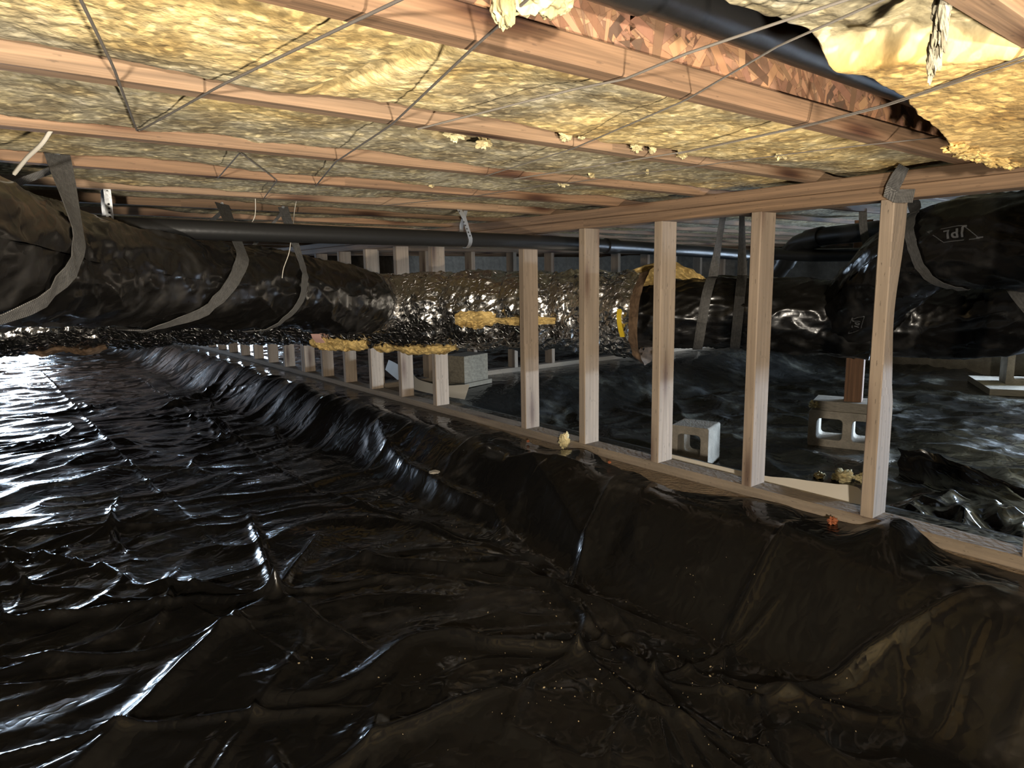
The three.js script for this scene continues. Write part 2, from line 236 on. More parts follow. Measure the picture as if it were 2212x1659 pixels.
// floor deck and I-joists
const ceiling = structure(group('ceiling'));
for (let k = 0; k < 5; k++) { const x0 = LEFTX - 0.2 + k * 2.2; mesh('subfloor_panel', box(x0 + 0.0015, x0 + 2.1985, JB + JH, JB + JH + 0.019, FARZ - 0.2, BACKZ + 0.2), M.osb, ceiling); }
const SP = 0.4064, JZ = []; for (let k = -4; k <= 16; k++) JZ.push(-0.694 - (k + 0) * SP); // centres of the webs; JZ[4] is the joist with the bare web
const teeth = (n) => { const s = new THREE.Shape(), y0 = 0, y1 = JH - 0.076; return { s, y0, y1 }; };
JZ.forEach((z, k) => {
  const j = group('joist', ceiling), bare = k === 4, x0 = LEFTX, x1 = WALLX, m = M.flange[k % 3];
  mesh('bottom_flange', beam(V(x0, JB + 0.019, z), V(x1, JB + 0.019, z), UPV, 0.040, 0.038, k), m, j);
  mesh('top_flange', beam(V(x0, JB + JH - 0.019, z), V(x1, JB + JH - 0.019, z), UPV, 0.040, 0.038, k + 5), m, j);
  const ya = JB + 0.038, yb = JB + JH - 0.038;
  if (!bare) { mesh('web', box(x0, x1, ya, yb, z - 0.0048, z + 0.0048), M.osb, j); return; }
  const cut = 0.765, zig = []; for (let i = 0; i <= 22; i++) zig.push([cut + 0.002 + (i % 2 ? 0.010 : 0.0) + 0.002 * noise3(i * 0.9, 1, 2), ya + (yb - ya) * i / 22]);
  const panel = (pts) => { const s = new THREE.Shape(); pts.forEach((p, i) => (i ? s.lineTo(p[0], p[1]) : s.moveTo(p[0], p[1]))); const g = new THREE.ExtrudeGeometry(s, { depth: 0.0095, bevelEnabled: false }); g.translate(0, 0, z - 0.0048); return g; };
  mesh('web', panel([[x0, ya], [cut, ya], [cut - 0.001, yb], [x0, yb]]), M.osb, j);
  mesh('web', panel([...zig, [x1, yb], [x1, ya]]), M.osb, j);
});
// the stud wall under the joists
const wallMid = structure(group('wall_middle'));
mesh('bottom_plate', beam(V(XW + 0.0445, PLATE - 0.019, BACKZ), V(XW + 0.0445, PLATE - 0.019, FARZ), UPV, 0.089, 0.038, 3, 0.004, 60, (f) => [1 + 0.01 * noise3(f * 40, 3, 1), 1, 0]), M.dusty, wallMid);
mesh('top_plate', beam(V(XW + 0.0445, TOPW + 0.0188, BACKZ), V(XW + 0.0445, TOPW + 0.0188, FARZ), UPV, 0.089, 0.0365, 7), M.plate, wallMid);
mesh('top_plate', beam(V(XW + 0.0445, TOPW + 0.0562, BACKZ), V(XW + 0.0445, TOPW + 0.0562, FARZ), UPV, 0.0905, 0.0365, 12), M.plate, wallMid);
const NEARSTUD = -0.870;
for (let k = -6; k <= 31; k++) {
  if (k === 5) continue; // left out where the foil duct passes
  const z = NEARSTUD - k * SP * 1.003, m = M.stud[(k + 60) % 3], wane = k === 0;
  const shape = wane ? (f) => { const cut = 0.028 * Math.exp(-(((f - 0.66) / 0.17) ** 2)) + 0.012 * ss(0.36, 0.44, f) * (1 - ss(0.5, 0.95, f)); return [1, 1 - cut / 0.089, -cut / 2]; } : undefined;
  mesh('stud', beam(V(XW + 0.0445, PLATE, z), V(XW + 0.0445, TOPW, z), XV, 0.038, 0.089, k + 31, 0.003, wane ? 40 : 1, shape), m, wallMid);
  if (k === 11) mesh('stud', beam(V(XW + 0.0445, PLATE, z + 0.042), V(XW + 0.0445, TOPW, z + 0.042), XV, 0.038, 0.089, k + 51), m, wallMid);
}
// the wall that meets it beyond the foil duct
const wallCross = structure(group('wall_cross'));
{
  const zc = -4.33, x0 = XW + 0.095, x1 = WALLX;
  mesh('bottom_plate', beam(V(x0, PLATE - 0.019, zc), V(x1, PLATE - 0.019, zc), UPV, 0.089, 0.038, 2), M.dusty, wallCross);
  mesh('top_plate', beam(V(x0, TOPW + 0.0188, zc), V(x1, TOPW + 0.0188, zc), UPV, 0.089, 0.0365, 5), M.plate, wallCross);
  mesh('top_plate', beam(V(x0, TOPW + 0.0562, zc), V(x1, TOPW + 0.0562, zc), UPV, 0.0905, 0.0365, 8), M.plate, wallCross);
  for (let k = 0; k < 13; k++) { const x = 2.61 + (k - 1) * SP; if (x > x1 - 0.05) break; mesh('stud', beam(V(x, PLATE, zc), V(x, TOPW, zc), V(0, 0, 1), 0.038, 0.089, k + 71), M.stud[k % 3], wallCross); }
}
structure(mesh('footing', box(2.29, WALLX, -0.419, 0.030, -4.50, -4.15), M.footing));

// ================================================================== BLACK SHEETS ON THE GROUND
// creases: polylines [x, z] with half width and height
const CREASE = [
  [[[1.74, -3.45], [1.65, -3.2], [1.58, -2.86], [1.56, -2.52], [1.57, -2.13], [1.48, -1.9]], 0.045, 0.040],
  [[[1.79, -2.14], [1.7, -1.89], [1.58, -1.6], [1.5, -1.43]], 0.06, 0.030],
  [[[0.97, -2.28], [1.06, -2.02], [1.2, -1.82], [1.32, -1.72], [1.37, -1.42], [1.46, -1.09]], 0.035, 0.034],
  [[[0.65, -2.06], [0.3, -2.47]], 0.022, 0.028], [[[0.65, -2.06], [0.29, -2.26], [-0.05, -2.41], [-0.6, -2.6]], 0.020, 0.030],
  [[[0.65, -2.06], [0.85, -2.99]], 0.024, 0.026], [[[0.65, -2.06], [0.98, -2.52]], 0.022, 0.026], [[[0.65, -2.06], [0.78, -1.99], [1.0, -1.96]], 0.014, 0.018],
  [[[0.65, -2.06], [0.69, -1.81], [0.73, -1.58]], 0.014, 0.018], [[[0.65, -2.06], [0.48, -1.95], [0.32, -1.81], [0.14, -1.62], [-0.1, -1.4]], 0.05, 0.036],
  [[[-0.5, -3.4], [-0.03, -3.14], [0.26, -2.67], [0.31, -2.48]], 0.02, 0.024], [[[1.37, -1.55], [1.31, -1.36], [1.21, -1.01], [1.12, -0.7], [1.02, -0.4]], 0.018, 0.020],
  [[[1.26, -1.1], [1.2, -0.89], [1.2, -0.63], [1.22, -0.4]], 0.012, 0.012], [[[0.89, -1.18], [0.75, -1.21], [0.57, -1.24], [0.4, -1.2]], 0.022, 0.022],
  [[[0.50, -9.5], [0.55, -6.25], [0.56, -4.84], [0.59, -4.1], [0.61, -3.42], [0.64, -2.6]], 0.012, 0.014], [[[1.27, -8], [1.22, -4.76], [1.18, -3.74], [1.2, -3.0]], 0.012, 0.013],
  [[[1.15, -5.95], [1.5, -6.3], [1.8, -6.62]], 0.05, 0.05], [[[-0.2, -2.1], [-0.06, -2.02], [0.05, -1.97]], 0.03, 0.02], [[[1.36, -0.91], [1.44, -0.68], [1.52, -0.54]], 0.03, 0.02],
  [[[1.21, -3.02], [1.37, -2.06], [1.42, -1.84]], 0.018, 0.016], [[[1.76, -2.27], [1.88, -1.85]], 0.03, 0.016],
];
{ // tension wrinkles fanning out of random pinched points
  const r = rng(2024);
  for (let i = 0; i < 34; i++) { const cx = -1.2 + r() * 2.9, cz = -0.6 - r() * 6.6, n = 3 + Math.floor(r() * 5), a0 = r() * 6.28; for (let k = 0; k < n; k++) { const a = a0 + k * 6.28 / n + (r() - 0.5) * 0.7, L = 0.18 + r() * 0.55, b = (r() - 0.5) * 0.5; CREASE.push([[[cx, cz], [cx + Math.cos(a) * L * 0.5, cz + Math.sin(a) * L * 0.5], [cx + Math.cos(a + b) * L, cz + Math.sin(a + b) * L]], 0.010 + r() * 0.014, 0.008 + r() * 0.014]); } }
  for (let i = 0; i < 14; i++) { const z = -0.4 - i * 0.55 + (r() - 0.5) * 0.1, L = 0.15 + r() * 0.25, x = 1.40 + r() * 0.3; CREASE.push([[[x + L, z + (r() - 0.5) * 0.12], [x, z], [x - 0.12 - r() * 0.2, z + 0.05 + r() * 0.12]], 0.022 + r() * 0.035, 0.006 + r() * 0.012]); }
}
const CGRID = new Map(); // crease segments by 0.25 m cell
CREASE.forEach(([pts, w, h]) => { let L = 0; const acc = [0]; for (let i = 0; i + 1 < pts.length; i++) { L += Math.hypot(pts[i + 1][0] - pts[i][0], pts[i + 1][1] - pts[i][1]); acc.push(L); }
  for (let i = 0; i + 1 < pts.length; i++) { const s = { a: pts[i], b: pts[i + 1], s0: acc[i] / L, s1: acc[i + 1] / L, w, h, id: pts }, m = w * 3.2; for (let X = Math.floor((Math.min(s.a[0], s.b[0]) - m) / 0.25); X <= Math.floor((Math.max(s.a[0], s.b[0]) + m) / 0.25); X++) for (let Z = Math.floor((Math.min(s.a[1], s.b[1]) - m) / 0.25); Z <= Math.floor((Math.max(s.a[1], s.b[1]) + m) / 0.25); Z++) { const k = X + ',' + Z; if (!CGRID.has(k)) CGRID.set(k, []); CGRID.get(k).push(s); } } });
function creases(x, z) {
  const l = CGRID.get(Math.floor(x / 0.25) + ',' + Math.floor(z / 0.25)); if (!l) return 0; const best = new Map();
  for (const s of l) { const dx = s.b[0] - s.a[0], dz = s.b[1] - s.a[1], q = clamp(((x - s.a[0]) * dx + (z - s.a[1]) * dz) / (dx * dx + dz * dz)), d = Math.hypot(x - s.a[0] - dx * q, z - s.a[1] - dz * q) / s.w, along = mix(s.s0, s.s1, q), e = Math.sqrt(d * d + 0.06) - 0.245, v = s.h * Math.exp(-e * 1.35) * clamp(1 - e / 3) * (0.35 + 0.65 * Math.sin(Math.PI * clamp(0.12 + along * 0.88)) ) ; if (!(best.get(s.id) > v)) best.set(s.id, v); }
  let t = 0; for (const v of best.values()) t += v; return t;
}
const edgeKeys = [[2, 2.03], [0, 2.0], [-0.46, 1.99], [-0.8, 2.025], [-0.89, 2.02], [-1.19, 2.0], [-1.48, 1.90], [-1.75, 1.95], [-1.98, 1.985], [-2.23, 1.945], [-2.6, 1.99], [-3.03, 2.028], [-4, 2.025], [-10, 2.03]];
const keyed = (keys, z) => { for (let i = 0; i + 1 < keys.length; i++) if (z <= keys[i][0] && z >= keys[i + 1][0]) return mix(keys[i][1], keys[i + 1][1], ss(0, 1, (keys[i][0] - z) / (keys[i][0] - keys[i + 1][0]))); return keys[keys.length - 1][1]; };
function wrinkle(x, z, k) { const wx = fbm(x * 1.3, z * 1.3, k, 2) * 0.6, wz = fbm(x * 1.3 + 9, z * 1.3, k + 3, 2) * 0.6; const a = ridge(n2((x + wx) * 2.1, (z + wz) * 3.3, k + 5)), b = ridge(n2((x + wx) * 5.2 + 3, (z + wz) * 7.4, k + 9)), mask = ss(-0.1, 0.35, n2(x * 1.1, z * 1.1, k + 12)); return Math.max(0, a) ** 2 * 0.014 + Math.max(0, b) ** 2 * 0.0045 * (0.25 + mask) + fbm(x * 0.8, z * 0.8, k + 15, 3) * 0.05 + n2(x * 2.7, z * 2.3, k + 18) * 0.016 + n2(x * 6.1, z * 5.2, k + 19) * 0.0035 + n2(x * 3.4 + wx, z * 8.2 + wz, k + 21) * 0.0065 * (1 + 1.3 * ss(-3.6, -5.2, z)); }
function sheetY(x, z) {
  const toe = 1.47 + 0.07 * n2(z * 1.3, 4, 2), t = ss(toe, 1.85 + 0.03 * n2(z * 2.1, 1, 3), x), slope = Math.sin(Math.PI * clamp((x - toe) / (1.9 - toe)));
  let y = mix(-0.205, 0.036, t); const calm = 1 - ss(1.84, 1.93, x);
  y += wrinkle(x, z, 0) * (0.25 + 0.75 * calm) * (1 - 0.5 * t) + creases(x, z) * (0.25 + 0.75 * calm);
  y += slope * calm * 0.03 * n2(z * 2.2 + x * 1.5, x * 1.2, 8);
  const lift = Math.exp(-(((z + 0.77) / 0.075) ** 2)) * 0.055 + Math.exp(-(((z + 2.02) / 0.10) ** 2)) * 0.025 + Math.exp(-(((z + 1.13) / 0.12) ** 2)) * 0.012; y += lift * ss(1.80, 1.97, x);
  if (x > 1.86) y = Math.max(y, 0.0335 + 0.004 * Math.abs(n2(x * 9, z * 9, 3)));
  return y;
}
const FLAT = [[2.868, -2.105, 0.26], [3.78, -1.74, 0.40], [6.6, -1.6, 0.65], [2.74, -4.02, 0.25]];
function sheetR(x, z) {
  const t = 1 - ss(2.24, 2.55, x), far = ss(-3.2, -3.9, z) * ss(-5.0, -4.6, z); let y = mix(-0.165, 0.030, t);
  y += wrinkle(x, z, 40) * (1 - t) * 1.1 + (1 - t) * 0.02 * Math.max(0, ridge(n2(x * 3.2 + z, z * 2.2, 47))) ** 2;
  for (const [bx, bz, r] of FLAT) { const d = Math.hypot(x - bx, z - bz) / r; if (d < 2) y = mix(y, -0.1685, Math.exp(-(d ** 6))); }
  y = mix(y, 0.0325, far); if (x < 2.29) y = Math.max(y, 0.0345); return y;
}
const steps = (list) => { const out = []; for (const [a, b, d] of list) { const n = Math.max(1, Math.round(Math.abs(b - a) / d)); for (let i = 0; i < n; i++) out.push(a + (b - a) * i / n); } out.push(list[list.length - 1][1]); return out; };
{
  const xs = steps([[LEFTX + 0.03, -1.2, 0.1], [-1.2, -0.2, 0.022], [-0.2, 2.0, 0.0085]]), zs = steps([[BACKZ - 0.03, 0.2, 0.12], [0.2, -0.2, 0.03], [-0.2, -3.6, 0.0085], [-3.6, -6.5, 0.016], [-6.5, FARZ + 0.03, 0.035]]);
  const g = surface(xs.length - 1, zs.length - 1, (i, j) => { const z = zs[j]; let x = xs[i]; if (x > 1.75) x = 1.75 + (x - 1.75) / 0.25 * (keyed(edgeKeys, z) + 0.012 * n2(z * 14, 2, 4) + 0.004 * n2(z * 40, 2, 6) - 1.75); x = Math.min(x, 2.031); return [x, sheetY(x, z), z, x, z]; });
  tag(mesh('vapor_barrier', g, M.film), 'wrinkled black plastic sheet covering the ground in the foreground, left of the stud wall', 'plastic sheet');
  // the sheet beyond the wall
  const xr = steps([[2.21, 4.4, 0.016], [4.4, WALLX - 0.03, 0.05]]), zr = steps([[BACKZ - 0.03, -0.2, 0.07], [-0.2, -3.6, 0.016], [-3.6, FARZ + 0.03, 0.05]]);
  const g2 = surface(xr.length - 1, zr.length - 1, (i, j) => { const x = xr[i], z = zr[j]; return [x, sheetR(x, z), z, x + 3.3, z + 1.7]; });
  tag(mesh('vapor_barrier', g2, M.dustyFilm), 'dusty black plastic sheet on the ground behind the stud wall', 'plastic sheet');
}

// ================================================================== GLASS WOOL BATTS BETWEEN THE JOISTS
const YEL = [0.80, 0.61, 0.285], GRY = [0.47, 0.425, 0.315], PAL = [0.86, 0.74, 0.45], ORG = [0.84, 0.60, 0.255];
const cmix = (a, b, t) => a.map((v, i) => mix(v, b[i], t));
function battColor(x, z, k) {
  const g = ss(-0.10, 0.24, fbm(x * 1.7, z * 2.6, 60 + k, 4) + (k < 5 ? -0.04 : 0.12) + 0.12 * ss(0.5, 1.1, x)), p = ss(0.12, 0.34, n2(x * 22, z * 30, 63)), gold = ss(0.05, 0.3, n2(x * 6, z * 6, 64));
  return cmix(cmix(cmix(YEL, GRY, g * 0.92), PAL, p * 0.55), ORG, gold * 0.4 * (1 - g));
}
const ORD = ['first', 'second', 'third', 'fourth', 'fifth', 'sixth', 'seventh', 'eighth', 'ninth', 'tenth', 'eleventh', 'twelfth'];
function batt(k, label, opt = {}) {
  const zn = JZ[k] - 0.0052, zf = JZ[k + 1] + 0.0052, near = k < 8, xs = near ? steps([[LEFTX, -0.8, 0.08], [-0.8, 2.05, k < 6 ? 0.0075 : 0.011], [2.05, WALLX - 0.01, 0.05]]) : steps([[LEFTX, 0, 0.08], [0, 5, 0.03], [5, WALLX - 0.01, 0.1]]), nz = near ? (k < 6 ? 54 : 36) : 14, depth = zn - zf;
  const y = (x, z) => {
    const q = (zn - z) / depth, e = 1 - Math.min(1, (1 - q) / 0.16), en = 1 - Math.min(1, q / 0.12);
    let h = JB + 0.020 + 0.014 * n2(x * 2.2, z * 3.1, 80 + k) + 0.008 * n2(x * 5.5, z * 7, 90 + k);
    h -= 0.004 * Math.abs(n2(x * 15, z * 17, 95)) + 0.0030 * Math.abs(n2(x * 44, z * 50, 96)) + 0.0008 * n2(x * 90, z * 90, 97);
    const show = 0.020 + 0.055 * n2(x * 0.9 + k * 3.7, k, 99) + 0.012 * n2(x * 11, k, 98); // how much of the far flange stays bare
    h += e * e * clamp(show, -0.012, 0.034) * 1.0 + en * 0.014;
    if (k === 4) { const fold = Math.abs(x - 0.47 - (z + 0.9) * 0.16); h -= 0.028 * Math.exp(-((fold / 0.022) ** 2)) * ss(-1.06, -0.98, z) * -1 * 0.6; h -= 0.02 * Math.exp(-(((x - 0.30) / 0.20) ** 2)) * Math.exp(-(((z + 0.92) / 0.14) ** 2)); }
    if (opt.extra) h = opt.extra(x, z, h);
    return Math.max(h, JB - 0.03);
  };
  const bottom = surface(xs.length - 1, nz, (i, j) => { const z = zn + (zf - zn) * j / nz, x = xs[i]; return [x, y(x, z), z, x, z]; }, (r) => battColor(r[0], r[2], k));
  const top = surface(8, 1, (i, j) => [mix(LEFTX, WALLX - 0.01, i / 8), JB + JH - 0.05, j ? zn : zf, i, j], () => YEL);
  return tag(mesh('insulation_batt', mergeGeometries([bottom, top]), M.fiber), label, 'insulation', 'fibreglass batts between the joists');
}
const BATTS = {};
for (let k = 4; k < 16; k++) BATTS[k] = batt(k, k === 4 ? 'bright yellow fibreglass batt right behind the joist with the bare strand-board web' : `${k % 2 ? 'grey-dusted' : 'dusty'} yellow fibreglass batt in the ${ORD[k - 4]} joist bay behind the bare web`);
for (let k = 1; k < 3; k++) BATTS[k] = batt(k, k === 2 ? 'fibreglass batt overhead just beyond the top edge of the photo' : 'fibreglass batt overhead, farthest behind the photographer');
// small tufts hanging out of the batts
{
  const r = rng(31), spots = [[4, 0.98, -1.055], [4, 1.02, -1.05], [4, 1.20, -1.06], [4, 1.25, -1.055], [4, 1.36, -1.058], [5, 0.78, -1.16], [5, 0.88, -1.20], [5, 1.52, -1.30], [5, 1.42, -1.42], [6, 1.45, -1.57], [6, 1.15, -1.85], [7, 1.5, -1.98], [4, 1.56, -0.92]];
  for (const [k, x, z] of spots) { const s = 0.003 + r() * 0.0035; mesh('tuft', lump([x, JB + 0.016 - s * 0.9, z], [s * (0.9 + r() * 2.2), s * (0.9 + r() * 1.2), s * 0.9], r() * 50, 0.55, 3), M.fiberPale, BATTS[k]); }
}
// the batt of the bare bay: cut back on the left, torn open and sagging on the right
{
  const k = 3, zn = JZ[3] - 0.0052, farKeys = [[-0.8, -0.44], [0.45, -0.475], [0.70, -0.488], [0.92, -0.488], [1.0, -0.470], [1.07, -0.480], [1.31, -0.515], [1.57, -0.548], [1.87, -0.535], [2.02, -0.56], [2.3, -0.655], [7, -0.66]];
  const far = (x) => { for (let i = 0; i + 1 < farKeys.length; i++) if (x <= farKeys[i + 1][0]) return mix(farKeys[i][1], farKeys[i + 1][1], ss(farKeys[i][0], farKeys[i + 1][0], x)) + 0.006 * n2(x * 16, 3, 5) + 0.003 * n2(x * 45, 3, 6); return -0.66; };
  const xs = steps([[-0.8, 0.4, 0.03], [0.4, 2.1, 0.0075], [2.1, WALLX - 0.05, 0.06]]), nz = 64;
  const torn = (x, z) => ss(-0.025, 0.025, x - (0.955 + (z + 0.42) * 0.75) + 0.03 * n2(z * 18, x * 8, 7));
  const yb = (x, z) => 1.105 - 0.038 * torn(x, z) - 0.036 * ss(1.0, 1.75, x) * (1 - ss(1.88, 2.01, x)) + 0.016 * ss(1.88, 2.01, x) + 0.012 * n2(x * 4, z * 6, 120) - 0.005 * Math.abs(n2(x * 15, z * 24, 121)) - 0.003 * Math.abs(n2(x * 38, z * 50, 122)) - (1 - torn(x, z)) * 0.010 * Math.abs(n2(x * 8, z * 30, 123));
  const bottom = surface(xs.length - 1, nz, (i, j) => { const x = xs[i], q = j / nz, f = far(x); if (q < 0.8) { const z = mix(zn, f + 0.012, q / 0.8); return [x, yb(x, z), z, x, z]; } const a = (q - 0.8) / 0.2, z = f + 0.012 * (1 - Math.sin(a * Math.PI / 2)), y0 = yb(x, f + 0.012); return [x, mix(y0, JB + JH - 0.04, a * a), z - a * 0.0, x, z - a * 0.1]; },
    (r) => { const t = torn(r[0], r[2]), g = ss(-0.15, 0.2, fbm(r[0] * 3, r[2] * 6, 66, 3)), p = ss(0.15, 0.4, n2(r[0] * 14, r[2] * 26, 67)); return cmix(cmix(cmix([0.50, 0.43, 0.27], [0.34, 0.31, 0.23], g), PAL, p * 0.5), cmix([0.80, 0.55, 0.22], [0.66, 0.44, 0.16], g), t); });
  const b = tag(mesh('insulation_batt', bottom, M.fiber), 'torn orange-yellow fibreglass batt sagging beside the black pipe at upper right', 'insulation', 'fibreglass batts between the joists');
  mesh('hanging_strip', mergeGeometries([lump([0.835, 1.075, -0.315], [0.011, 0.045, 0.008], 4, 0.3, 4), lump([0.85, 1.03, -0.325], [0.009, 0.022, 0.006], 9, 0.3, 4)]), std({ color: lin(0.40, 0.37, 0.29), map: fiberMap, bumpMap: fiberBump, bumpScale: 0.008, roughness: 1 }), b);
  for (const [x, z, s] of [[1.50, -0.535, 0.016], [1.58, -0.542, 0.019], [1.66, -0.545, 0.016], [1.74, -0.542, 0.02], [1.82, -0.536, 0.018]]) mesh('tuft', lump([x, 1.030, z + 0.012], [s * 1.5, s * 0.7, s], x * 9, 0.35, 4), M.fiberPlain, b);
}
tag(mesh('insulation_tuft', mergeGeometries([lump([0.474, 1.098, -0.565], [0.042, 0.036, 0.024], 13, 0.2, 5), lump([0.438, 1.068, -0.560], [0.011, 0.026, 0.011], 15, 0.25, 4), lump([0.506, 1.088, -0.566], [0.020, 0.020, 0.018], 17, 0.25, 4)]), M.fiberPale), 'brightly lit fibreglass tuft hanging at the top edge against the bare web', 'insulation');

// ================================================================== TWINE AND HANGERS UNDER THE JOISTS
{
  const y = JB - 0.005, line = (pts) => pts.map(([x, z, dy]) => [x, y + (dy || 0), z]);
  const T = [
    [[[0.085, -0.70], [0.166, -1.002], [0.275, -1.482, 0.016], [0.297, -1.01], [0.340, -0.71], [0.40, -0.30]], 0.0019, 'dark twine forming a sharp V at upper left', true],
    [[[0.44, -0.49], [0.497, -0.709], [0.604, -1.094], [0.68, -1.50], [0.80, -1.91]], 0.0018, 'dark twine running from the bright tuft over three joists', true],
    [[[0.70, -0.30, -0.004], [0.716, -0.555], [0.735, -0.672], [0.729, -0.76, 0.006], [0.66, -1.10]], 0.0018, 'pale twine crossing the bare web left of its twin', false],
    [[[0.722, -0.30, -0.004], [0.783, -0.471], [0.90, -0.697], [1.03, -1.09], [1.10, -1.50]], 0.0015, 'thin twine ending at the second of two lines across the pipe', false],
    [[[1.05, -0.285, -0.006], [1.179, -0.519, -0.004], [1.236, -0.69], [1.262, -0.968], [1.20, -1.50]], 0.0018, 'doubled twine stretched under the torn orange batt', false],
    [[[1.60, -0.50], [1.507, -0.783], [1.446, -1.114], [1.378, -1.50]], 0.0013, 'faint twine right of the doubled one, short of the stud wall', true],
    [[[1.36, -1.50], [1.330, -1.91], [1.20, -2.31]], 0.0015, 'dark twine across the joists above the pipe hanger', true],
    [[[0.53, -1.90], [0.468, -1.50], [0.669, -1.852], [0.78, -2.30]], 0.0015, 'small dark V of twine in the middle of the left ceiling', true],
  ];
  for (const [p, r, label, dk] of T) tag(mesh('twine', cord(line(p), r, 48), dk ? M.twine : M.greyTwine), label, 'twine', 'twine holding up the insulation');
  tag(mesh('twine', cord([[1.052, y - 0.010, -0.285], [1.172, y - 0.008, -0.519], [1.230, y - 0.003, -0.69], [1.262, y - 0.002, -0.99]], 0.0014, 30), M.greyTwine), 'second strand lying along the doubled twine under the torn batt', 'twine', 'twine holding up the insulation');
  tag(mesh('twine_end', cord([[0.141, JB + 0.004, -1.502], [0.128, 1.056, -1.53], [0.105, 1.035, -1.59], [0.086, 1.013, -1.65]], 0.0042, 14, true), M.paleTwine), 'frayed white cord end dangling at the left edge', 'cord');
  const thin = [[[[0.775, JB + 0.01, -2.36], [0.772, 1.02, -2.37], [0.758, 0.99, -2.375]], 'short pale fibre hanging in front of the long black pipe at left'], [[[0.978, 1.10, -2.52], [0.955, 1.05, -2.49], [0.93, 1.005, -2.44]], 'curved pale twine hanging above the third duct strap'], [[[0.90, 0.965, -2.385], [0.892, 0.90, -2.40], [0.872, 0.84, -2.415], [0.868, 0.81, -2.42]], 'pale twine hanging below the pipe beside the third duct strap']];
  for (const [p, label] of thin) tag(mesh('twine_end', cord(p, 0.0016, 12, true), M.paleTwine), label, 'twine');
}

// ================================================================== PIPES
const pipeRun = run([[-0.6, 0.982, -2.35], [0.5, 0.967, -2.35], [1.6, 0.957, -2.35], [2.1, 0.952, -2.35], [3.36, 0.918, -2.35], [3.62, 0.905, -2.33]]);
{
  const t = thing('drain_pipe', 'long black plastic drain pipe slung under the joists from left to right', 'pipe');
  mesh('barrel', tube(pipeRun, () => 0.0318, 0.06, 28), M.abs, t);
  for (const s of [3.05]) mesh('coupling', tube(pipeRun, () => 0.037, 0.03, 28, s, s + 0.075), M.abs, t);
}
{
  const t = thing('vent_pipe', 'black plastic pipe running high against the bare joist web at top right', 'pipe'), r = run([[0.2, 1.170, -0.628], [1.2, 1.166, -0.628], [1.9, 1.162, -0.628]]);
  mesh('barrel', tube(r, () => 0.030, 0.08, 28), M.abs, t); mesh('coupling', tube(r, () => 0.035, 0.03, 28, 0.42, 0.52), M.abs, t);
}
{
  const t = thing('drain_elbow', 'thick black drain pipe with elbow behind the two nearest studs', 'pipe'), r = run([[3.30, 0.995, -1.25], [3.40, 0.985, -1.60], [3.475, 0.975, -1.83], [3.52, 0.945, -1.965], [3.556, 0.86, -2.04], [3.58, 0.80, -2.10]]);
  mesh('barrel', tube(r, () => 0.046, 0.02, 28), M.abs, t); mesh('collar', tube(r, () => 0.053, 0.02, 28, 0.56, 0.66), M.abs, t); mesh('collar', tube(r, () => 0.053, 0.02, 28, 0.80, 0.88), M.abs, t);
  const r2 = run([[3.52, 0.905, -2.12], [3.50, 0.888, -1.85], [3.46, 0.882, -1.45]]); mesh('branch', tube(r2, () => 0.033, 0.03, 24), M.abs, t);
}
// perforated steel strap hangers round the long pipe
function hanger(x, yTop, label, gap, lean) {
  const t = thing('pipe_hanger', label, 'strap'), s = pipeRun.L * 0 + (x + 0.6), q = pipeRun.at(s), R = 0.0335, list = [], zt = -2.314;
  const add = (p, n) => list.push({ p, n });
  add(V(x - gap + lean, yTop, zt), V(0, 0, 1)); add(V(x - gap * 0.6 + lean * 0.5, (yTop + q.o.y) / 2 + 0.02, zt + 0.002), V(0, 0, 1));
  for (let a = 0; a >= -180; a -= 20) { const r = a * Math.PI / 180; add(V(x, q.o.y + R * Math.sin(r), q.o.z + R * Math.cos(r)), V(0, Math.sin(r), Math.cos(r))); }
  add(V(x + gap * 0.3, q.o.y + 0.06, -2.384), V(0, 0, -1)); add(V(x + gap, yTop - 0.004, -2.36), V(0, 0, -1));
  mesh('band', band(list, 0.019, 0.0012), M.galv, t);
  const holes = []; for (let i = 0; i < 9; i++) { const f = i / 9, p = V(mix(x - gap + lean, x, f), mix(yTop - 0.006, q.o.y, f), zt + 0.0022 * f + 0.0014); const c = new THREE.CylinderGeometry(0.0034, 0.0034, 0.001, 10); c.rotateX(Math.PI / 2); c.translate(p.x, p.y, p.z); holes.push(c); }
  mesh('holes', mergeGeometries(holes), M.dark, t).userData.kind = 'stuff';
}
hanger(0.335, JB + 0.012, 'shiny perforated steel strap hanging by the left flexible duct', 0.0, 0);
hanger(1.62, JB + 0.012, 'dull perforated steel strap looped round the long pipe left of the studs', 0.012, -0.05);

// ================================================================== FLEXIBLE DUCTS
function ductRadius(base, seed, pinch = []) {
  return (s, a) => {
    const c = Math.cos(a), d = Math.sin(a); let r = typeof base === 'function' ? base(s) : base;
    r += 0.014 * noise3(s * 2.4 + seed, c * 1.4, d * 1.4) + 0.009 * Math.max(0, ridge(noise3(s * 5 + a * 1.1 + seed, c * 1.8 + s * 2.2, d * 1.8))) ** 2 + 0.0035 * Math.max(0, ridge(noise3(s * 11 - a * 2.0 + seed, c * 3 + seed, d * 3))) ** 2 + 0.0004 * Math.sin(s * 125);
    for (const [p, depth, w] of pinch) { const e = (s - p) / w; r -= depth * Math.exp(-e * e) * (0.6 - 0.4 * d); r += 0.006 * Math.exp(-e * e * 0.3) * Math.max(0, ridge(noise3(a * 5 + seed, s * 2, 3))) ** 2 * (1 - Math.exp(-e * e * 2)); }
    return r;
  };
}
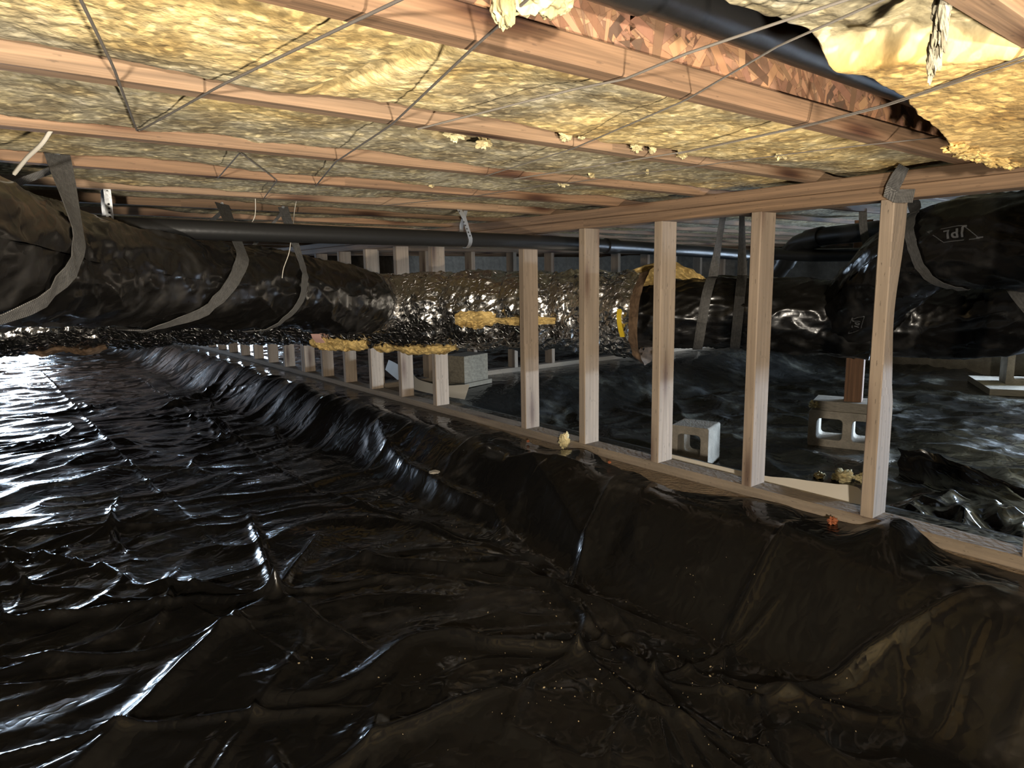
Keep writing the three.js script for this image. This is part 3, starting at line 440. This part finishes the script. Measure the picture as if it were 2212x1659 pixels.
// ---- left duct
const leftRun = run([[-0.20, 0.885, -1.18], [-0.054, 0.870, -1.474], [0.047, 0.853, -1.713], [0.188, 0.838, -1.986], [0.288, 0.826, -2.125], [0.603, 0.789, -2.424], [0.955, 0.770, -2.722], [1.258, 0.725, -2.989], [1.56, 0.688, -3.215], [1.66, 0.668, -3.29]]);
const sNear = (rn, p) => { let b = 9e9, k = 0; for (let i = 0; i <= 600; i++) { const s = rn.L * i / 600, d = rn.at(s).o.distanceTo(p); if (d < b) { b = d; k = s; } } return k; };
const L1 = sNear(leftRun, V(0.1, 0.85, -1.82)), L2 = sNear(leftRun, V(0.60, 0.79, -2.42)), L3 = sNear(leftRun, V(0.955, 0.77, -2.72)), LE = leftRun.L;
const leftRad = ductRadius((s) => 0.141 + 0.010 * ss(L2, L3, s) + 0.012 * ss(L3, LE - 0.3, s) - 0.030 * ss(LE - 0.16, LE, s), 3, [[L1, 0.010, 0.10], [L2 - 0.1, 0.012, 0.10], [L3, 0.012, 0.07]]);
{
  const t = thing('flexible_duct', 'dusty black flexible duct slung in grey straps at left', 'duct');
  mesh('jacket', tube(leftRun, leftRad, 0.008, 112, 0, LE, true), M.duct, t);
  const tp = (s, a) => leftRun.on(s, a, leftRad(s, a) + 0.003), cl = []; for (let i = 0; i <= 60; i++) { const a = i / 60 * Math.PI * 2, q = tp(LE - 0.10, a); cl.push({ p: q.p, n: q.n }); }
  mesh('clamp_band', band(cl, 0.012, 0.0015), M.dark, t);
}
function sling(label, rn, rad, sSide, sUnder, anchorA, anchorB, aStart, name = 'duct_strap', width = 0.05, aEnd = -200) {
  const t = thing(name, label, 'strap'), list = [];
  const first = []; for (let a = aStart; a >= aEnd; a -= 8) { const f = clamp((aStart - a) / (aStart + 90)), s = clamp(mix(sSide, sUnder, f) + (a < -90 ? (a + 90) / -110 * (sSide - sUnder) * 0.8 : 0), 0, rn.L), r = a * Math.PI / 180, q = rn.on(s, r, Math.max(rad(s, r), rad(s + 0.018, r), rad(s - 0.018, r)) + 0.006); first.push({ p: q.p, n: q.n }); }
  const A = V(...anchorA), n0 = first[0].n, n1 = first[first.length - 1].n;
  for (let i = 0; i < 6; i++) list.push({ p: A.clone().lerp(first[0].p, i / 6), n: V(0, 0, 1).lerp(n0, i / 6).normalize() });
  list.push(...first);
  if (anchorB) { const B = V(...anchorB); for (let i = 1; i <= 6; i++) list.push({ p: first[first.length - 1].p.clone().lerp(B, i / 6), n: n1.clone().lerp(V(0, 0, -1), i / 6).normalize(), w: mix(1, 0.3, Math.min(1, i / 3)) }); }
  mesh('webbing', band(list, width, 0.0018), M.web, t);
  for (const [P, d] of [[A, 1], anchorB ? [V(...anchorB), 1] : null].filter(Boolean)) { const c = new THREE.CylinderGeometry(0.006, 0.006, 0.003, 10); c.rotateX(Math.PI / 2); c.translate(P.x, P.y, P.z + 0.003); mesh('nail_head', c, M.galv, t); }
  return t;
}
sling('wide grey webbing strap round the left duct, nearest the left edge', leftRun, leftRad, L1 - 0.14, L1 - 0.46, [0.182, JB + 0.022, -1.890], [0.222, JB + 0.016, -1.937], 15);
sling('grey webbing strap round the middle of the left duct', leftRun, leftRad, L2 + 0.05, L2 - 0.36, [0.76, JB + 0.016, -2.698], [0.80, JB + 0.016, -2.749], 40);
sling('narrow pale webbing strap on the left duct close to the foil duct', leftRun, leftRad, L3 - 0.04, L3 - 0.20, [0.99, JB + 0.016, -2.699], [1.02, JB + 0.016, -2.749], 40, 'duct_strap', 0.04);

// ---- foil-wrapped trunk
const foilRun = run([[-0.3, 0.585, -5.02], [0.229, 0.600, -4.933], [0.621, 0.610, -4.80], [1.13, 0.634, -4.46], [1.615, 0.625, -3.847], [1.918, 0.630, -3.287], [2.133, 0.633, -2.926], [2.417, 0.632, -2.511], [2.56, 0.612, -2.215]]);
const fs = (x, z) => sNear(foilRun, V(x, 0.63, z));
const RINGS = [fs(0.35, -4.9), fs(0.62, -4.8), fs(0.95, -4.6), fs(1.25, -4.35), fs(1.5, -4.0), fs(1.865, -3.40), fs(2.04, -3.08), fs(2.20, -2.82), fs(2.345, -2.61), fs(2.50, -2.35)];
const foilRad = (s, a) => { const c = Math.cos(a), d = Math.sin(a); let r = 0.214 + 0.014 * noise3(s * 2 + 4, c * 1.3, d * 1.3) + 0.010 * (cell((s * 0.9 + 7) % 1, (a / 6.2832 + 3) % 1) - 0.5) + 0.007 * noise3(s * 9, c * 4, d * 4) + 0.004 * noise3(s * 22, c * 9, d * 9); for (const p of RINGS) { const e = (s - p) / 0.045; r -= 0.017 * Math.exp(-e * e); } r -= 0.012 * Math.max(0, d) ** 6; return r; };
{
  const t = thing('foil_duct', 'crumpled silver foil-wrapped main duct passing through the stud wall', 'duct'), E = foilRun.L;
  const wrap = mesh('foil_wrap', tube(foilRun, foilRad, 0.009, 130, 0, E, false), M.foil, t);
  mesh('inner_wool', tube(foilRun, (s, a) => foilRad(s, a) - 0.030, 0.05, 40, 0.02, E - 0.03, true), M.kraft, t);
  for (const p of RINGS) { const pts = []; for (let i = 0; i <= 60; i++) { const a = i / 60 * Math.PI * 2, q = foilRun.on(p + 0.01 * Math.sin(a * 2), a, foilRad(p, a) + 0.0015); pts.push([q.p.x, q.p.y, q.p.z]); } mesh('tie_wire', cord(pts, 0.0016, 120), M.dark, wrap); }
  // seams where the wrap has opened and the wool shows: bent pads following the duct
  const pad = (name, s0, s1, a0, a1, lift, thick, mat, rag = 0.02) => { const n = 40, m = 14; const f = (i, j, out) => { const u = i / n, v = j / m, s = mix(s0, s1, u), w = 1 + rag * 6 * noise3(u * 7 + s0 * 7, v > 0.5 ? 3 : 8, 1), tp = (0.35 + 0.65 * Math.sin(Math.PI * clamp(0.03 + u * 0.94)) ** 0.45) * w, a = ((a0 + a1) / 2 + (a1 - a0) * (v - 0.5) * tp + 2.5 * noise3(u * 4 + s0, 1, 6)) * Math.PI / 180, bulge = Math.sin(Math.PI * clamp(v)) * Math.sin(Math.PI * clamp(u * 0.92 + 0.04)) ** 0.4, q = foilRun.on(s, a, foilRad(s, a) + lift(u, v) + (out ? thick * bulge + 0.004 * noise3(u * 14, v * 8, 2) : -0.004)); return [q.p.x, q.p.y, q.p.z, s, v * 0.2]; };
    return mesh(name, mergeGeometries([surface(n, m, (i, j) => f(i, j, true)), surface(n, m, (i, j) => f(i, j, false))]), mat, wrap); };
  pad('open_seam', fs(2.085, -3.0), fs(2.20, -2.83), -24, 1, () => 0.001, 0.016, M.fiberPlain, 0.06);
  pad('open_seam', fs(2.19, -2.84), fs(2.375, -2.565), -20, -8, () => 0.001, 0.010, M.fiberPlain, 0.05);
  pad('bottom_flap', fs(1.80, -3.52), fs(2.05, -3.07), -100, -62, (u, v) => 0.004 + 0.02 * (1 - v), 0.016, M.fiberPlain);
  pad('bottom_flap', fs(1.60, -3.86), fs(1.80, -3.52), -70, -46, (u, v) => 0.02 * (1 - v), 0.022, M.fiberPlain);
  pad('top_seam', fs(1.58, -3.9), fs(1.78, -3.55), 62, 96, () => 0.002, 0.022, M.fiberPlain);
  pad('bare_patch', fs(0.22, -4.94), fs(0.62, -4.81), -86, -58, (u) => 0.02 * Math.sin(Math.PI * u * 2) ** 2, 0.008, M.kraft);
  pad('bare_patch', fs(0.76, -4.72), fs(0.86, -4.66), -18, 2, () => 0.004, 0.008, M.kraft);
  pad('bare_patch', fs(1.10, -4.49), fs(1.17, -4.42), -22, 8, () => 0.004, 0.008, M.kraft);
  // torn paper lip at the open end
  const lip = surface(60, 10, (i, j) => { const a = i / 60 * Math.PI * 2, u = j / 10, s = E - 0.02, q = foilRun.on(s, a, foilRad(s, a) - 0.01 + u * 0.035 + 0.012 * noise3(a * 3, u * 2, 5) * u), T = q.f.T; return [q.p.x + T.x * u * 0.07, q.p.y + T.y * u * 0.07, q.p.z + T.z * u * 0.07, a * 0.2, u * 0.1]; });
  mesh('torn_lip', lip, M.kraft, t);
  // collar where the left duct joins
  const cr = run([[1.50, 0.695, -3.17], [1.66, 0.668, -3.29], [1.80, 0.648, -3.40]]); mesh('branch_collar', tube(cr, (s, a) => 0.150 + 0.012 * noise3(s * 9, Math.cos(a) * 3, Math.sin(a) * 3) + 0.01 * (cell((s * 2) % 1, (a / 6.2832 + 2) % 1) - 0.5), 0.012, 70, 0.12, cr.L, false), M.foil, t);
  const tag1 = band([0, 1, 2, 3, 4].map((k) => { const a = (8 - k * 9) * Math.PI / 180, q = foilRun.on(E - 0.045 + k * 0.004, a, foilRad(E - 0.045, a) + 0.004); return { p: q.p, n: q.n }; }), 0.022, 0.002); mesh('yellow_tag', tag1, M.yellow, t);
  const pinkPatch = band([0, 1, 2, 3].map((k) => { const s = fs(1.645, -3.79), a = (-34 - k * 7) * Math.PI / 180, q = foilRun.on(s, a, foilRad(s, a) + 0.012); return { p: q.p, n: q.n }; }), 0.06, 0.003); mesh('pink_facing', pinkPatch, M.pink, t);
}
// ---- the drape of yellow wool over the joint on the right
{
  const n = 46, m = 12, path = smoothList([[2.36, 0.690, -2.285], [2.44, 0.765, -2.255], [2.56, 0.812, -2.185], [2.65, 0.838, -2.10], [2.72, 0.80, -2.03], [2.755, 0.765, -1.99]], n);
  const f = (out) => (i, j) => { const p = path[i], u = i / n, v = (j / m - 0.5), w = 0.11 * (0.55 + 0.45 * Math.sin(Math.PI * u)) * (1 + 0.2 * noise3(u * 8, 2, 1)), d = V(0.72, 0.1, 0.60), e = out ? 0.018 * Math.cos(Math.PI * v) + 0.008 * noise3(u * 12, v * 5, 3) : -0.012; return [p.x + 0.5 * w * v * -0.4, p.y + e + w * v * 0.7 - 0.01, p.z + e * 0.6 - w * v * 0.5, u * 0.5, v * 0.2]; };
  tag(mesh('insulation_scrap', mergeGeometries([surface(n, m, f(true)), surface(n, m, f(false))]), M.fiberPlain), 'arched strip of yellow fibreglass draped over the joint right of the foil duct', 'insulation');
}
// ---- right-hand ducts
const cRun = run([[2.60, 0.605, -2.30], [2.754, 0.612, -2.047], [2.928, 0.604, -1.779], [3.053, 0.593, -1.551], [3.13, 0.583, -1.36]]);
const cRad = ductRadius((s) => 0.166 + 0.006 * ss(0.5, 0.9, s), 8, [[sNear(cRun, V(2.79, 0.61, -1.99)), 0.014, 0.06], [sNear(cRun, V(2.86, 0.61, -1.88)), 0.012, 0.05], [sNear(cRun, V(3.06, 0.6, -1.54)), 0.008, 0.05]]);
{ const t = thing('flexible_duct', 'black flexible duct running level behind the studs from the foil duct', 'duct'); mesh('jacket', tube(cRun, cRad, 0.008, 112), M.duct, t); }
const d1Run = run([[3.13, 0.560, -1.50], [3.075, 0.610, -1.42], [2.975, 0.725, -1.285], [2.875, 0.850, -1.12], [2.80, 0.893, -0.935], [2.745, 0.890, -0.72], [2.70, 0.885, -0.48], [2.66, 0.88, -0.2], [2.62, 0.87, 0.3]]);
const d1S = sNear(d1Run, V(2.83, 0.88, -1.02)), d1Rad = ductRadius(0.156, 14, [[d1S, 0.012, 0.07]]);
const d2Run = run([[3.10, 0.585, -1.55], [3.16, 0.585, -1.38], [3.235, 0.588, -1.20], [3.262, 0.604, -1.0], [3.25, 0.655, -0.78], [3.22, 0.70, -0.5], [3.2, 0.74, 0.0]]);
const d2S = sNear(d2Run, V(3.24, 0.66, -0.8)), d2Rad = ductRadius(0.160, 21, [[d2S, 0.014, 0.08]]);
// printed maker's mark on the jacket
const markTex = canvasTex(512, 256, (c) => { c.fillStyle = '#000'; c.fillRect(0, 0, 512, 256); c.strokeStyle = '#8a8a8a'; c.fillStyle = '#b4b4b4'; c.lineWidth = 7; c.beginPath(); c.moveTo(40, 60); c.lineTo(330, 60); c.lineTo(478, 196); c.lineTo(190, 196); c.closePath(); c.stroke(); c.save(); c.translate(256, 128); c.transform(1, 0, 0.12, 1, 0, 0); c.font = 'bold 122px sans-serif'; c.textAlign = 'center'; c.textBaseline = 'middle'; c.fillText('JPL', 0, 4); c.restore(); c.fillRect(6, 62, 60, 10); }, false);
const markMat = std({ color: lin(0.12, 0.12, 0.12), alphaMap: markTex, transparent: true, roughness: 0.6 });
function mark(rn, rad, target, w, h, parent, turn) {
  let b = 9e9, S = 0, A = 0; for (let i = 0; i <= 300; i++) for (let k = 0; k < 120; k++) { const s = rn.L * i / 300, a = k / 120 * Math.PI * 2, d = rn.on(s, a, rad(s, a)).p.distanceTo(target); if (d < b) { b = d; S = s; A = a; } }
  const R = rad(S, A), c = Math.cos(turn), n = Math.sin(turn);
  mesh('printed_mark', surface(30, 18, (i, j) => { const u = i / 30, v = j / 18, x = (u - 0.5) * w, y = (v - 0.5) * h, ds = x * c - y * n, da = (x * n + y * c) / R, s = S - ds, a = A - da, q = rn.on(s, a, rad(s, a) + 0.002); return [q.p.x, q.p.y, q.p.z, u, v]; }), markMat, parent);
}
{
  const t = thing('flexible_duct', 'large black flexible duct climbing to the right edge behind the nearest stud', 'duct'), jk = mesh('jacket', tube(d1Run, d1Rad, 0.008, 112), M.duct, t);
  mark(d1Run, d1Rad, V(2.62, 0.925, -0.90), 0.19, 0.095, jk, 0.10); mark(d1Run, d1Rad, V(2.93, 0.63, -1.33), 0.16, 0.08, jk, 0.35);
}
{ const t = thing('flexible_duct', 'lower black flexible duct at the right edge under the climbing one', 'duct'); mesh('jacket', tube(d2Run, d2Rad, 0.008, 112), M.duct, t); }
sling('grey webbing strap round the level duct behind the studs', cRun, cRad, sNear(cRun, V(2.80, 0.61, -1.98)), sNear(cRun, V(2.765, 0.61, -2.03)), [2.80, JB + 0.012, -1.93], null, 85, 'duct_strap', 0.045, -215);
sling('grey webbing strap half hidden by the second-nearest stud', cRun, cRad, sNear(cRun, V(2.87, 0.61, -1.87)), sNear(cRun, V(2.86, 0.61, -1.88)), [2.95, JB + 0.012, -1.93], null, 85, 'duct_strap', 0.045, -215);
sling('ribbed grey strap round the lower right duct', d2Run, d2Rad, d2S - 0.06, d2S + 0.16, [3.30, JB + 0.012, -0.67], null, 60, 'duct_strap', 0.055, -200);
sling('pale grey woven strap tacked to the top plate round the climbing duct', d1Run, d1Rad, d1S - 0.01, d1S + 0.10, [2.135, 1.058, -0.86], null, 62, 'duct_strap', 0.040, -170);
{ const t = tag(mesh('strap_end', band([[2.031, 1.000, -0.800], [2.028, 1.004, -0.845], [2.022, 1.012, -0.858], [2.020, 1.028, -0.852], [2.014, 1.052, -0.838], [2.000, 1.078, -0.818]].map((p, i) => ({ p: V(...p), n: i < 2 ? V(-1, 0.1, 0) : V(-0.95, 0.1, 0.25).normalize(), w: i > 4 ? 0.8 : 1 })), 0.036, 0.002), M.web), 'folded loose strap end stapled to the top plate above the nearest stud', 'strap'); }
tag(mesh('strap_end', band(smoothList([[3.26, 1.085, -1.50], [3.255, 1.0, -1.49], [3.25, 0.93, -1.47], [3.23, 0.85, -1.43]], 14).map((p) => ({ p, n: V(-0.8, 0.1, 0.55) })), 0.034, 0.002), M.web), 'dark strap hanging down over the thick drain elbow', 'strap');

// ================================================================== BLOCKS, POSTS AND SCRAPS BEYOND THE WALL
// hollow concrete block: outer box with a core through it along local z
function block(w, h, d, rim) {
  const s = new THREE.Shape(), r = 0.008; s.moveTo(-w / 2 + r, 0); s.lineTo(w / 2 - r, 0); s.quadraticCurveTo(w / 2, 0, w / 2, r); s.lineTo(w / 2, h - r); s.quadraticCurveTo(w / 2, h, w / 2 - r, h); s.lineTo(-w / 2 + r, h); s.quadraticCurveTo(-w / 2, h, -w / 2, h - r); s.lineTo(-w / 2, r); s.quadraticCurveTo(-w / 2, 0, -w / 2 + r, 0);
  const cores = Array.isArray(rim) ? rim : [[-w / 2 + rim, w / 2 - rim]];
  for (const [a, b] of cores) { const hh = new THREE.Path(), e = 0.03, y0 = 0.034, y1 = h - 0.034; hh.moveTo(a + e, y0); hh.lineTo(b - e, y0); hh.quadraticCurveTo(b, y0, b, y0 + e); hh.lineTo(b, y1 - e); hh.quadraticCurveTo(b, y1, b - e, y1); hh.lineTo(a + e, y1); hh.quadraticCurveTo(a, y1, a, y1 - e); hh.lineTo(a, y0 + e); hh.quadraticCurveTo(a, y0, a + e, y0); s.holes.push(hh); }
  const g = new THREE.ExtrudeGeometry(s, { depth: d - 0.008, bevelEnabled: true, bevelSize: 0.004, bevelThickness: 0.004, bevelSegments: 2, curveSegments: 5 }); g.translate(0, 0, -(d - 0.008) / 2); return g;
}
function put(o, x, y, z, turn) { o.position.set(x, y, z); o.rotation.y = turn; return o; }
put(tag(mesh('concrete_block', block(0.195, 0.195, 0.19, 0.034), M.concrete), 'half concrete block with open core, daylit, between two studs', 'block'), 2.868, -0.166, -2.105, -Math.PI / 2 + 0.30);
put(tag(mesh('concrete_block', block(0.39, 0.195, 0.20, [[-0.16, -0.02], [0.02, 0.16]]), M.concrete), 'hollow concrete block carrying a cap block and a wood post, right of the half block', 'block'), 3.78, -0.166, -1.74, -Math.PI / 2 + 0.34);
put(tag(mesh('cap_block', new THREE.BoxGeometry(0.20, 0.055, 0.36).translate(0, 0.0275, 0), M.concrete), 'flat concrete cap block under the short brown wood post', 'block'), 3.80, 0.0305, -1.75, 0.34);
{ const t = thing('wood_post', 'short dark brown doubled wood post on the capped block', 'post'); put(t, 3.79, 0.0862, -1.73, 0.34); for (const x of [-0.0215, 0.0215]) mesh('post_ply', beam(V(x, 0, 0), V(x, JB - 0.088, 0), V(0, 0, 1), 0.041, 0.089, x * 90 + 4), M.post, t); }
{ // block by the corner of the two walls
  const t = tag(mesh('concrete_block', mergeGeometries([new THREE.BoxGeometry(0.26, 0.19, 0.20).translate(0, 0.125, 0), new THREE.BoxGeometry(0.30, 0.03, 0.24).translate(0, 0.015, 0)]), M.blockTan), 'solid grey concrete block seen between the far studs under the foil duct', 'block'); put(t, 2.74, 0.036, -4.02, 0.25);
}
{ // pier at the far right
  put(tag(mesh('concrete_block', block(0.39, 0.30, 0.20, [[-0.15, 0.15]]), M.concrete), 'pale hollow pier block at the right edge far behind the ducts', 'block'), 6.62, -0.1152, -1.62, -Math.PI / 2 + 0.5);
  put(tag(mesh('pier_pad', new THREE.BoxGeometry(0.75, 0.05, 0.75).translate(0, 0.025, 0), M.concrete), 'dark concrete pad under the far right pier block', 'pad'), 6.6, -0.166, -1.6, 0.5);
  put(tag(mesh('pier_shim', new THREE.BoxGeometry(0.26, 0.05, 0.40).translate(0, 0.025, 0), M.plate), 'wood shim on the far right pier block', 'shim'), 6.62, 0.1855, -1.62, 0.5);
  put(tag(mesh('wood_post', beam(V(0, 0, 0), V(0, JB - 0.2365, 0), V(0, 0, 1), 0.14, 0.14, 5), M.post), 'wood post on the far right pier, mostly hidden by the ducts', 'post'), 6.62, 0.2360, -1.62, 0.5);
}
// white sheeting strips left along the back of the bottom plate
function strip(name, label, pts, width, tilt, mat, seed) {
  const path = smoothList(pts, 50), n = 50, m = 8, f = (e) => (i, j) => { const p = path[i], u = i / n, v = j / m, w = width(u); return [p.x + v * w * Math.cos(tilt) + e, p.y + v * w * Math.sin(tilt) + 0.006 * noise3(u * 7 + seed, v, 2) * v + e, p.z, u * 1.2, v * 0.2]; };
  return tag(mesh(name, mergeGeometries([surface(n, m, f(0)), surface(n, m, f(0.0012))]), mat), label, 'strip');
}
strip('white_strip', 'long off-white sheet strip lying against the back of the bottom plate', [[2.205, 0.040, -1.80], [2.20, 0.041, -1.4], [2.20, 0.041, -1.2], [2.195, 0.041, -1.04], [2.20, 0.046, -0.955]], (u) => 0.018 + 0.040 * ss(0.2, 0.85, u) * (1 - 0.5 * ss(0.9, 1, u)), 1.0, M.white, 1);
strip('white_strip', 'curled white sheet strip behind the studs under the foil duct', [[2.60, 0.060, -5.0], [2.36, 0.045, -4.25], [2.32, 0.042, -4.05], [2.31, 0.045, -3.7], [2.33, 0.050, -3.44]], (u) => 0.085 + 0.02 * Math.sin(u * 7), 1.15, M.white, 4);
// curled flap of plastic
{
  const n = 60, m = 80, f = (i, j) => { const u = i / n, v = j / m, nx = mix(3.22, 3.12, v), nz = mix(-1.25, -0.62, v), d = 0.17 + 0.14 * v, x = nx + 0.93 * d * Math.min(u, 0.82) + 0.03 * noise3(u * 3, v * 5, 2), z = nz - 0.36 * d * u + 0.02 * noise3(u * 4, v * 4, 3), curl = (1 - 0.72 * ss(0.25, 1, v)); return [x, Math.max(sheetR(x, z) + 0.004, -0.15) + 0.115 * curl * u ** 1.9 + 0.016 * noise3(u * 3 + 5, v * 9, 1) * u, z, x, z + u * 0.2]; };
  tag(mesh('plastic_flap', surface(n, m, f), M.film), 'curled up edge of black plastic catching blue daylight at right', 'plastic sheet');
}
{ // a sheet piled in loose folds right of the nearest stud
  const n = 120, m = 100, f = (i, j) => { const u = i / n, v = j / m, x = 2.36 + u * 0.74, z = -1.12 + v * 0.95, e = Math.min(1, 8 * Math.min(u, 1 - u, v, 1 - v)), w = fbm(x * 2, z * 2, 3, 2) * 0.5; return [x, sheetR(x, z) + 0.003 + e * (0.012 + 0.05 * Math.max(0, ridge(n2((x + w) * 1.6 + z * 2.6, (z + w) * 2.4, 33))) + 0.018 * Math.max(0, ridge(n2(x * 5, z * 9, 35))) + 0.02 * Math.abs(n2(x * 3, z * 3, 36))), z, x + 8, z]; };
  tag(mesh('plastic_flap', surface(n, m, f), M.film), 'loose overlapping black plastic in wavy folds right of the nearest stud', 'plastic sheet');
}
// scraps
const scraps = [
  ['insulation_tuft', [[2.008, 0.068, -2.178], [0.020, 0.036, 0.018], 3], M.fiberPale, 'yellow fibreglass tuft standing on the footing against the bottom plate', 'insulation'],
  ['insulation_tuft', [[3.66, 0.062, -1.88], [0.040, 0.020, 0.030], 6], M.fiberPale, 'small yellow fibreglass tuft on the corner of the capped block', 'insulation'],
  ['foam_scrap', [[3.06, -0.11, -1.42], [0.050, 0.026, 0.034], 8], M.fiberPale, 'largest of the cream foam scraps on the plastic left of the nearest stud', 'scrap'],
  ['foam_scrap', [[3.13, -0.095, -1.36], [0.034, 0.022, 0.028], 10], M.fiberPale, 'small cream foam scrap touching the nearest stud in view', 'scrap'],
  ['foam_scrap', [[3.00, -0.105, -1.50], [0.026, 0.014, 0.02], 11], M.fiberPale, 'flat cream foam scrap at the left of its little heap', 'scrap'],
  ['wood_chip', [[3.95, -0.128, -2.02], [0.020, 0.012, 0.014], 14], M.fiberPlain, 'tan chip on the plastic beside the second-nearest stud', 'scrap'],
  ['orange_plug', [[1.985, 0.046, -0.945], [0.014, 0.011, 0.012], 20], M.orange, 'orange-brown plug lying on the footing left of the nearest stud', 'scrap'],
  ['orange_bit', [[1.93, 0.050, -2.34], [0.006, 0.005, 0.006], 22], M.orange, 'tiny orange bit on the sheet left of the fibreglass tuft', 'scrap'],
  ['orange_bit', [[1.945, 0.052, -1.84], [0.006, 0.005, 0.006], 24], M.orange, 'tiny orange bit at the sheet edge right of the fibreglass tuft', 'scrap'],
  ['paper_scrap', [[1.60, -0.130, -2.62], [0.030, 0.004, 0.022], 26], M.white, 'pale torn paper scrap beside the large glossy fold', 'scrap'],
];
for (const [name, [p, s, k], m, label, cat] of scraps) { if (p[0] < 1.87) p[1] = sheetY(p[0], p[2]) + s[1] * 0.6; else if (p[0] > 2.5 && p[1] < 0) p[1] = sheetR(p[0], p[2]) + s[1] * 0.7; tag(mesh(name, lump(p, s, k, 0.45, 3), m), label, cat); }
{ // crumbs strewn over the sheet, too many and too small to count
  const r = rng(404), g = new THREE.TetrahedronGeometry(1, 1), n = 240, im = new THREE.InstancedMesh(g, std({ color: lin(0.22, 0.175, 0.11), roughness: 1 }), n), m4 = new THREE.Matrix4(), q = new THREE.Quaternion(), e = new THREE.Euler();
  const patches = [[1.02, -1.02, 0.14], [1.12, -1.18, 0.12], [0.93, -1.15, 0.12], [1.35, -0.95, 0.12], [1.45, -0.75, 0.12], [1.15, -0.75, 0.1], [0.8, -1.45, 0.3], [1.6, -1.1, 0.15], [1.3, -1.3, 0.2], [1.2, -2.4, 0.4]];
  for (let i = 0; i < n; i++) { const c = patches[Math.floor(r() * patches.length)], a = r() * 6.28, d = Math.sqrt(r()) * c[2], wide = r() < 0.3, x = wide ? -0.1 + r() * 1.8 : c[0] + Math.cos(a) * d, z = wide ? -0.5 - r() * 3 : c[1] + Math.sin(a) * d, s = 0.0007 + r() * r() * 0.0022; e.set(r() * 6, r() * 6, r() * 6); q.setFromEuler(e); m4.compose(V(x, sheetY(x, z) + s * 0.4, z), q, V(s * (1 + r()), s * 0.7, s)); im.setMatrixAt(i, m4); im.setColorAt(i, (() => { const b = 0.6 + r() * 0.8; return lin(b, b * 0.95, b * 0.85); })()); }
  im.name = 'crumbs'; im.userData.kind = 'stuff'; im.castShadow = im.receiveShadow = true; tag(im, 'tan crumbs and insulation flecks strewn on the foreground plastic sheet', 'debris'); scene.add(im);
}

// ================================================================== THE LAMPS (behind the camera)
for (const [name, o] of Object.entries(LAMPS)) {
  const clip = name === 'work_lamp', k = o.size / 0.029, dir = o.aim.clone().sub(o.at).normalize(), q = new THREE.Quaternion().setFromUnitVectors(UPV, dir), back = o.at.clone().addScaledVector(dir, -0.03 * k);
  const t = thing(name, clip ? 'small clip-on work lamp on the joist behind the viewpoint' : 'battery flood lamp on a stand on the black sheet behind the viewpoint', 'lamp');
  const aim = (g, at) => { g.applyQuaternion(q); g.translate(at.x, at.y, at.z); return g; };
  mesh('housing', aim(new THREE.LatheGeometry([[0, -0.03], [0.018, -0.03], [0.024, -0.018], [0.034, 0.012], [0.036, 0.022], [0.033, 0.022], [0.03, 0.010], [0, 0.006]].map((p) => new THREE.Vector2(p[0] * k, p[1] * k)), 28), back), M.dark, t);
  mesh('lens', aim(new THREE.CylinderGeometry(0.029 * k, 0.029 * k, 0.002, 28), back.clone().addScaledVector(dir, 0.012 * k)), std({ color: lin(1, 1, 1), emissive: o.color, emissiveIntensity: 6 }), t);
  if (clip) { mesh('clip_arm', cord([[back.x, back.y + 0.01, back.z + 0.02], [back.x, 0.90, 0.92], [back.x, JB - 0.006, 0.931]], 0.005, 16, true), M.galv, t); mesh('clip_jaw', box(back.x - 0.015, back.x + 0.015, JB - 0.010, JB - 0.0005, 0.911, 0.951), M.galv, t); }
  else { const y = sheetY(back.x, back.z) + 0.002; mesh('stand', cord([[back.x, y + 0.01, back.z + 0.03], [back.x, back.y, back.z + 0.03], [back.x, back.y, back.z]], 0.010, 16), M.galv, t); mesh('base', new THREE.CylinderGeometry(0.07, 0.075, 0.02, 24).translate(back.x, y + 0.012, back.z + 0.03), M.dark, t); }
  const l = new THREE.SpotLight(o.color, o.cd, 0, clip ? 1.25 : 0.84, 1.0, 2); l.position.copy(o.at).addScaledVector(dir, 0.01); l.target.position.copy(o.aim); l.castShadow = true; l.shadow.mapSize.set(2048, 2048); l.shadow.radius = o.soft; l.name = name + '_light'; scene.add(l, l.target);
}

renderer.render(scene, camera);
